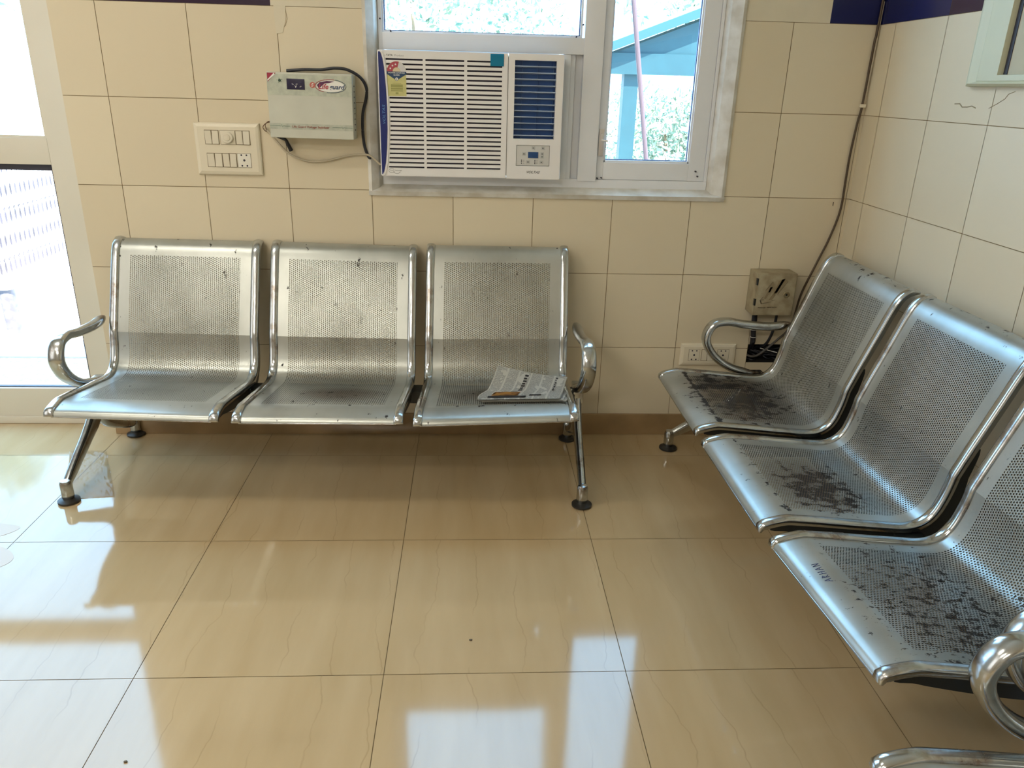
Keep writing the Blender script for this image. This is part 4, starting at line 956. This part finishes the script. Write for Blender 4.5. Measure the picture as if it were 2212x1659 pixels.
for k in range(10):
    z0 = 0.335+0.05*rnd.random(); pts = [(1.275-1.36+0.19*t, -0.004+0.035*rnd.random(), z0-0.33+0.016*math.sin(6*t+k)+0.006*rnd.random()) for t in [0, .15, .3, .45, .6, .75, .9, 1.0]]
    bm = bmesh.new(); tube(bm, catmull(pts, 6), 0.0028, 8); obj('wire', bm, M_CBLK, hb)
bm = bmesh.new(); tube(bm, [(1.323-1.36, -0.010, 0.380-0.33), (1.395-1.36, -0.012, 0.362-0.33)], 0.0016, 6); obj('cable_tie', bm, M_WHITE, hb)
cable('grey_flex', [(1.448, -0.015, 0.53), (1.41, -0.018, 0.46), (1.378, -0.018, 0.427), (1.345, -0.016, 0.392), (1.305, -0.012, 0.356), (1.275, -0.006, 0.352), (1.275, 0.05, 0.352)], 0.0045, simple('grey_cable', (0.09, 0.085, 0.08), 0.4), 'dark grey flex curving from behind the bench into the wall opening')
cc = cable('corner_cable', [(1.567, -0.009, 2.6), (1.567, -0.009, 1.665), (1.563, -0.008, 1.522), (1.560, -0.008, 1.320), (1.554, -0.008, 1.264), (1.547, -0.008, 1.144), (1.548, -0.008, 1.027), (1.549, -0.008, 0.974), (1.543, -0.008, 0.914), (1.520, -0.008, 0.824), (1.487, -0.010, 0.733), (1.448, -0.012, 0.618), (1.434, -0.014, 0.53), (1.425, -0.016, 0.46), (1.42, -0.016, 0.415)], 0.0042, simple('brown_black_cable', (0.075, 0.05, 0.03), 0.45), 'thin brown cable running down the corner of the two walls behind the bench')
bm = bmesh.new(); tube(bm, catmull([(1.573, -0.009, 1.66), (1.569, -0.011, 1.50), (1.566, -0.010, 1.36), (1.560, -0.010, 1.322)], 6), 0.0016, 6); obj('thin_wire', bm, M_CBEI, cc)
bm = bmesh.new(); box(bm, 1.553, 1.570, -0.018, -0.001, 1.312, 1.324, 0.002); obj('cable_clip', bm, M_SWP, cc)

# ------------------------------------------------------------------ floor things
bm = bmesh.new(); rnd = random.Random(5)
q = [(-1.405, -0.165), (-1.262, -0.172), (-1.083, -0.525), (-1.235, -0.545)]; G = []; n = 26
for i in range(n+1):
    row = []
    for j in range(n+1):
        s, t = i/n, j/n
        x = (q[0][0]*(1-s)+q[1][0]*s)*(1-t)+(q[3][0]*(1-s)+q[2][0]*s)*t; y = (q[0][1]*(1-s)+q[1][1]*s)*(1-t)+(q[3][1]*(1-s)+q[2][1]*s)*t
        row.append(bm.verts.new((x+1.24+0.003*rnd.random(), y+0.36+0.003*rnd.random(), 0.0012+0.0022*rnd.random()**2)))
    G.append(row)
for i in range(n):
    for j in range(n): bm.faces.new((G[i][j], G[i+1][j], G[i+1][j+1], G[i][j+1]))
tag(obj('plastic_sheet', bm, m_plastic_film(), loc=(-1.24, -0.36, 0), angle=180), 'crumpled clear plastic sheet on the floor behind the left bench leg', 'plastic sheet')
for x, y, l in ((0.145, -1.285, 'tiny dark crumb on the floor in front of the bench, centre'), (-0.585, -1.655, 'tiny dark crumb at a floor tile joint near the left')):
    bm = bmesh.new(); bmesh.ops.create_icosphere(bm, subdivisions=1, radius=0.004); bmesh.ops.scale(bm, vec=(1.3, 0.8, 0.5), verts=bm.verts[:])
    tag(obj('crumb', bm, M_DRW, loc=(x, y, 0.002)), l, 'crumb')
bm = bmesh.new()
for pts in ([(-1.50, -0.66), (-1.37, -0.694), (-1.295, -0.722), (-1.36, -0.79), (-1.50, -0.80)], [(-1.40, -0.83), (-1.297, -0.828), (-1.232, -0.879), (-1.237, -0.938), (-1.33, -0.99), (-1.42, -0.96)]):
    c = catmull([(p[0], p[1], 0) for p in pts], 5, True); prism(bm, [(p.x+0.004*math.sin(40*p.y), p.y) for p in c], 0.0002, 0.0006, 'z')
tag(obj('floor_stain', bm, simple('orange_stain', (0.50, 0.33, 0.16), 0.2), smooth=False), 'dried orange stain patches on the floor at the left edge', 'stain')

# ------------------------------------------------------------------ outside
M_CONC = simple('sunlit_concrete', (0.62, 0.60, 0.56), 0.8, noise=0.1, nscale=3)
M_GRAV = simple('grey_gravel', (0.46, 0.29, 0.17), 0.9, noise=0.35, nscale=70, bump=0.25)
def sk(o, lab=None): tag(o, lab, kind='structure'); return o
bm = bmesh.new(); box(bm, -30, 30, 1.62, 60, -0.8, -0.55); sk(obj('ground', bm, M_CONC, smooth=False), 'sunlit concrete yard')
bm = bmesh.new(); box(bm, -8, 8, 0.22, 1.32, -0.6, -0.15); box(bm, -2.9, -1.275, 0.14, 0.22, -0.6, -0.15); sk(obj('gravel_strip', bm, M_GRAV, smooth=False), 'grey gravel strip outside the door')
bm = bmesh.new(); box(bm, -8, 8, 1.32, 1.62, -0.6, -0.14, 0.01); sk(obj('kerb', bm, simple('lilac_grey_kerb', (0.50, 0.46, 0.50), 0.8)), 'pale kerb outside the door')
M_WHT = simple('white_gate_paint', (0.75, 0.74, 0.76), 0.5)
gate = empty('folding_gate', (-3.55, 3.7, -0.43)); tag(gate, 'white collapsible lattice gate seen through the door glass', 'gate')
gh = 1.16; ys = [-1.4+0.07*k for k in range(46)]
for k, y in enumerate(ys):
    bm = bmesh.new(); box(bm, -0.008, 0.008, y-0.008, y+0.008, 0, gh, 0.002); obj('gate_bar', bm, M_WHT, gate)
bm = bmesh.new()
for k in range(len(ys)-2):
    for z0 in (0.02, 0.40, 0.78):
        for sx, a, b_ in ((0.012, 0, 0.36), (-0.012, 0.36, 0)):
            tube(bm, [(sx, ys[k], z0+a), (sx, ys[k+2], z0+b_)], 0.007, 6)
obj('lattice', bm, M_WHT, gate)
bm = bmesh.new(); box(bm, -0.03, 0.03, -1.5, 1.8, -0.12, -0.06); obj('gate_track', bm, M_WHT, gate)
bo = empty('bollard', (-2.80, 2.0, -0.55)); tag(bo, 'grey post with rounded white top outside the door', 'post')
bm = bmesh.new(); lathe(bm, [(0.045, 0), (0.045, 0.62)], seg=20); obj('post', bm, simple('grey_post', (0.16, 0.145, 0.16), 0.7, noise=0.4, nscale=20), bo)
bm = bmesh.new(); lathe(bm, [(0.045, 0.62), (0.062, 0.635), (0.065, 0.66), (0.05, 0.69), (0.02, 0.705)], seg=20); obj('cap', bm, M_WHT, bo)

M_TEAL = simple('teal_paint', (0.008, 0.042, 0.050), 0.5, noise=0.15, nscale=6)
shed = empty('teal_shelter', (1.74, 5.0, -0.55)); tag(shed, 'teal painted open shelter with sloping roof seen through the right window pane', 'shelter')
def so(name, bm, mat): bmesh.ops.translate(bm, verts=bm.verts[:], vec=(-1.74, -5.0, 0.55)); return obj(name, bm, mat, shed, smooth=False)
for px, py in ((1.665, 5.0), (4.5, 5.0), (1.665, 8.0), (4.5, 8.0)):
    bm = bmesh.new(); box(bm, px-0.07, px+0.07, py-0.07, py+0.07, -0.55, 1.50); so('post', bm, M_TEAL)
bm = bmesh.new(); box(bm, 1.40, 5.0, 4.88, 4.96, 1.475, 1.66); so('fascia', bm, M_TEAL)
bm = bmesh.new(); box(bm, 1.40, 1.48, 4.96, 8.3, 1.475, 1.62); so('fascia', bm, M_TEAL)
bm = bmesh.new(); prism(bm, [(1.36, 1.64), (3.2, 2.34), (5.0, 1.64), (5.0, 1.70), (3.2, 2.42), (1.36, 1.72)], 4.80, 8.4); so('roof', bm, simple('teal_roof_sheet', (0.02, 0.06, 0.07), 0.35))
bm = bmesh.new()
for y in (5.3, 6.1, 6.9, 7.7): prism(bm, [(1.45, 1.60), (3.2, 2.26), (4.95, 1.60), (4.95, 1.55), (3.2, 2.20), (1.45, 1.55)], y-0.03, y+0.03)
so('rafter', bm, M_TEAL)
bm = bmesh.new(); prism(bm, [(1.48, 1.66), (4.9, 1.66), (3.2, 2.30)], 4.90, 4.93); so('gable', bm, M_TEAL)
bm = bmesh.new(); tube(bm, [(1.482, 2.0, -0.56), (0.867, 2.0, 3.05)], 0.0145, 10)
tag(obj('leaning_pole', bm, simple('pinkish_bamboo', (0.085, 0.050, 0.055), 0.7)), 'slim pinkish pole leaning outside the right window pane', 'pole')
wl = None
bm = bmesh.new(); box(bm, -14, 16, 14.0, 14.2, -0.55, 0.85)
tag(obj('boundary_wall', bm, simple('white_boundary_wall', (0.6, 0.6, 0.6), 0.8, noise=0.15, nscale=4), smooth=False), 'pale boundary wall behind the shelter outside', 'wall')

M_LEAF = simple('pale_green_leaf', (0.44, 0.46, 0.34), 0.5, noise=0.5, nscale=6, dark=(0.12, 0.22, 0.16)); M_BARK = simple('bark', (0.2, 0.15, 0.1), 0.9)
def leafy(name, loc, rad, n, size, label, cat, trunk=0.0, seed=1, group=None):
    t = empty(name, loc); tag(t, label, cat, group); rnd = random.Random(seed); bm = bmesh.new()
    blobs = [(Vector((rnd.uniform(-.7, .7)*rad[0], rnd.uniform(-.7, .7)*rad[1], rad[2]*rnd.uniform(0.5, 1.5))), rnd.uniform(0.25, 0.5)) for _ in range(16)]
    for _ in range(n):
        c, br = rnd.choice(blobs); dv = Vector((rnd.gauss(0, 1), rnd.gauss(0, 1), rnd.gauss(0, 1))).normalized()*rnd.uniform(0.6, 1)
        p = c+Vector((dv.x*rad[0], dv.y*rad[1], dv.z*rad[2]))*br
        a = Vector((rnd.gauss(0, 1), rnd.gauss(0, 1), rnd.gauss(0, 1))).normalized(); b_ = a.orthogonal().normalized()
        s = size*rnd.uniform(0.6, 1.3); p.z += trunk
        bm.faces.new([bm.verts.new(p+a*s), bm.verts.new(p+b_*s*0.45), bm.verts.new(p-a*s), bm.verts.new(p-b_*s*0.45)])
    obj('foliage', bm, M_LEAF, t, smooth=False, recalc=False)
    bm = bmesh.new(); tube(bm, [(0, 0, 0), (0.05*rad[0], 0, trunk*0.6+rad[2]*0.3), (-0.03, 0.05, trunk+rad[2])], lambda q: (0.10*(1-0.6*q)*max(0.5, rad[0]/3),)*2, 10)
    obj('trunk', bm, M_BARK, t)
    return t
leafy('tree', (-0.9, 12.0, -0.55), (3.2, 2.0, 2.4), 5200, 0.10, 'pale leafy tree outside behind the upper window pane', 'tree', 1.2, 1)
leafy('tree', (5.4, 12.6, -0.55), (3.0, 2.0, 2.4), 5200, 0.10, 'pale leafy tree rising behind the teal shelter', 'tree', 1.2, 2)
leafy('shrub', (3.6, 11.2, -0.55), (1.7, 1.0, 1.15), 3600, 0.075, 'bushy shrub under the teal shelter roof, right of its post', 'shrub', 0.0, 3)
leafy('shrub', (1.9, 10.0, -0.55), (0.7, 0.7, 1.0), 1800, 0.06, 'small shrub left of the teal shelter post', 'shrub', 0.0, 4)
leafy('tree', (-7.3, 9.0, -0.55), (1.6, 1.6, 1.6), 3000, 0.09, 'tree top at the upper left seen through the door glass', 'tree', 2.6, 5)
leafy('shrub', (-6.2, 5.6, -0.55), (1.0, 1.9, 0.55), 2600, 0.06, 'dark shrub behind the white lattice gate', 'shrub', 0.0, 6)

bm = bmesh.new(); box(bm, -4.45, -4.3, 1.2, 9.0, -0.55, 0.72)  # backdrop added so the gate gaps read dark; shade put into its colour
tag(obj('gate_backdrop', bm, simple('painted_shade_mauve', (0.10, 0.085, 0.105), 0.9, noise=0.5, nscale=6), smooth=False), 'added dark mauve backdrop behind the white lattice gate', 'wall')
# hairline cracks in the right wall under the framed window, and in the plaster patch
def crack(name, parent, pts, mat, rad=0.0012):
    bm = bmesh.new(); tube(bm, pts, rad, 5); obj(name, bm, mat, parent)
M_CRK = simple('crack_shadow', (0.33, 0.27, 0.17), 0.9)
crack('crack', wr, [(XR, -0.55, 1.338), (XR, -0.575, 1.339), (XR, -0.590, 1.330), (XR, -0.615, 1.331), (XR, -0.635, 1.334), (XR, -0.655, 1.329)], M_CRK, 0.0018)
crack('crack', wr, [(XR, -0.715, 1.330), (XR, -0.745, 1.342), (XR, -0.775, 1.356), (XR, -0.785, 1.368), (XR, -0.81, 1.375)], M_CRK)
crack('crack', wb, [(-0.492, 0.0, 1.587), (-0.487, 0.0, 1.548), (-0.494, 0.0, 1.528), (-0.524, 0.0, 1.503)], M_CRK)
crack('crack', wb, [(1.519, 0.0, 0.972), (1.519, 0.0, 0.958)], M_BLACK, 0.0015)
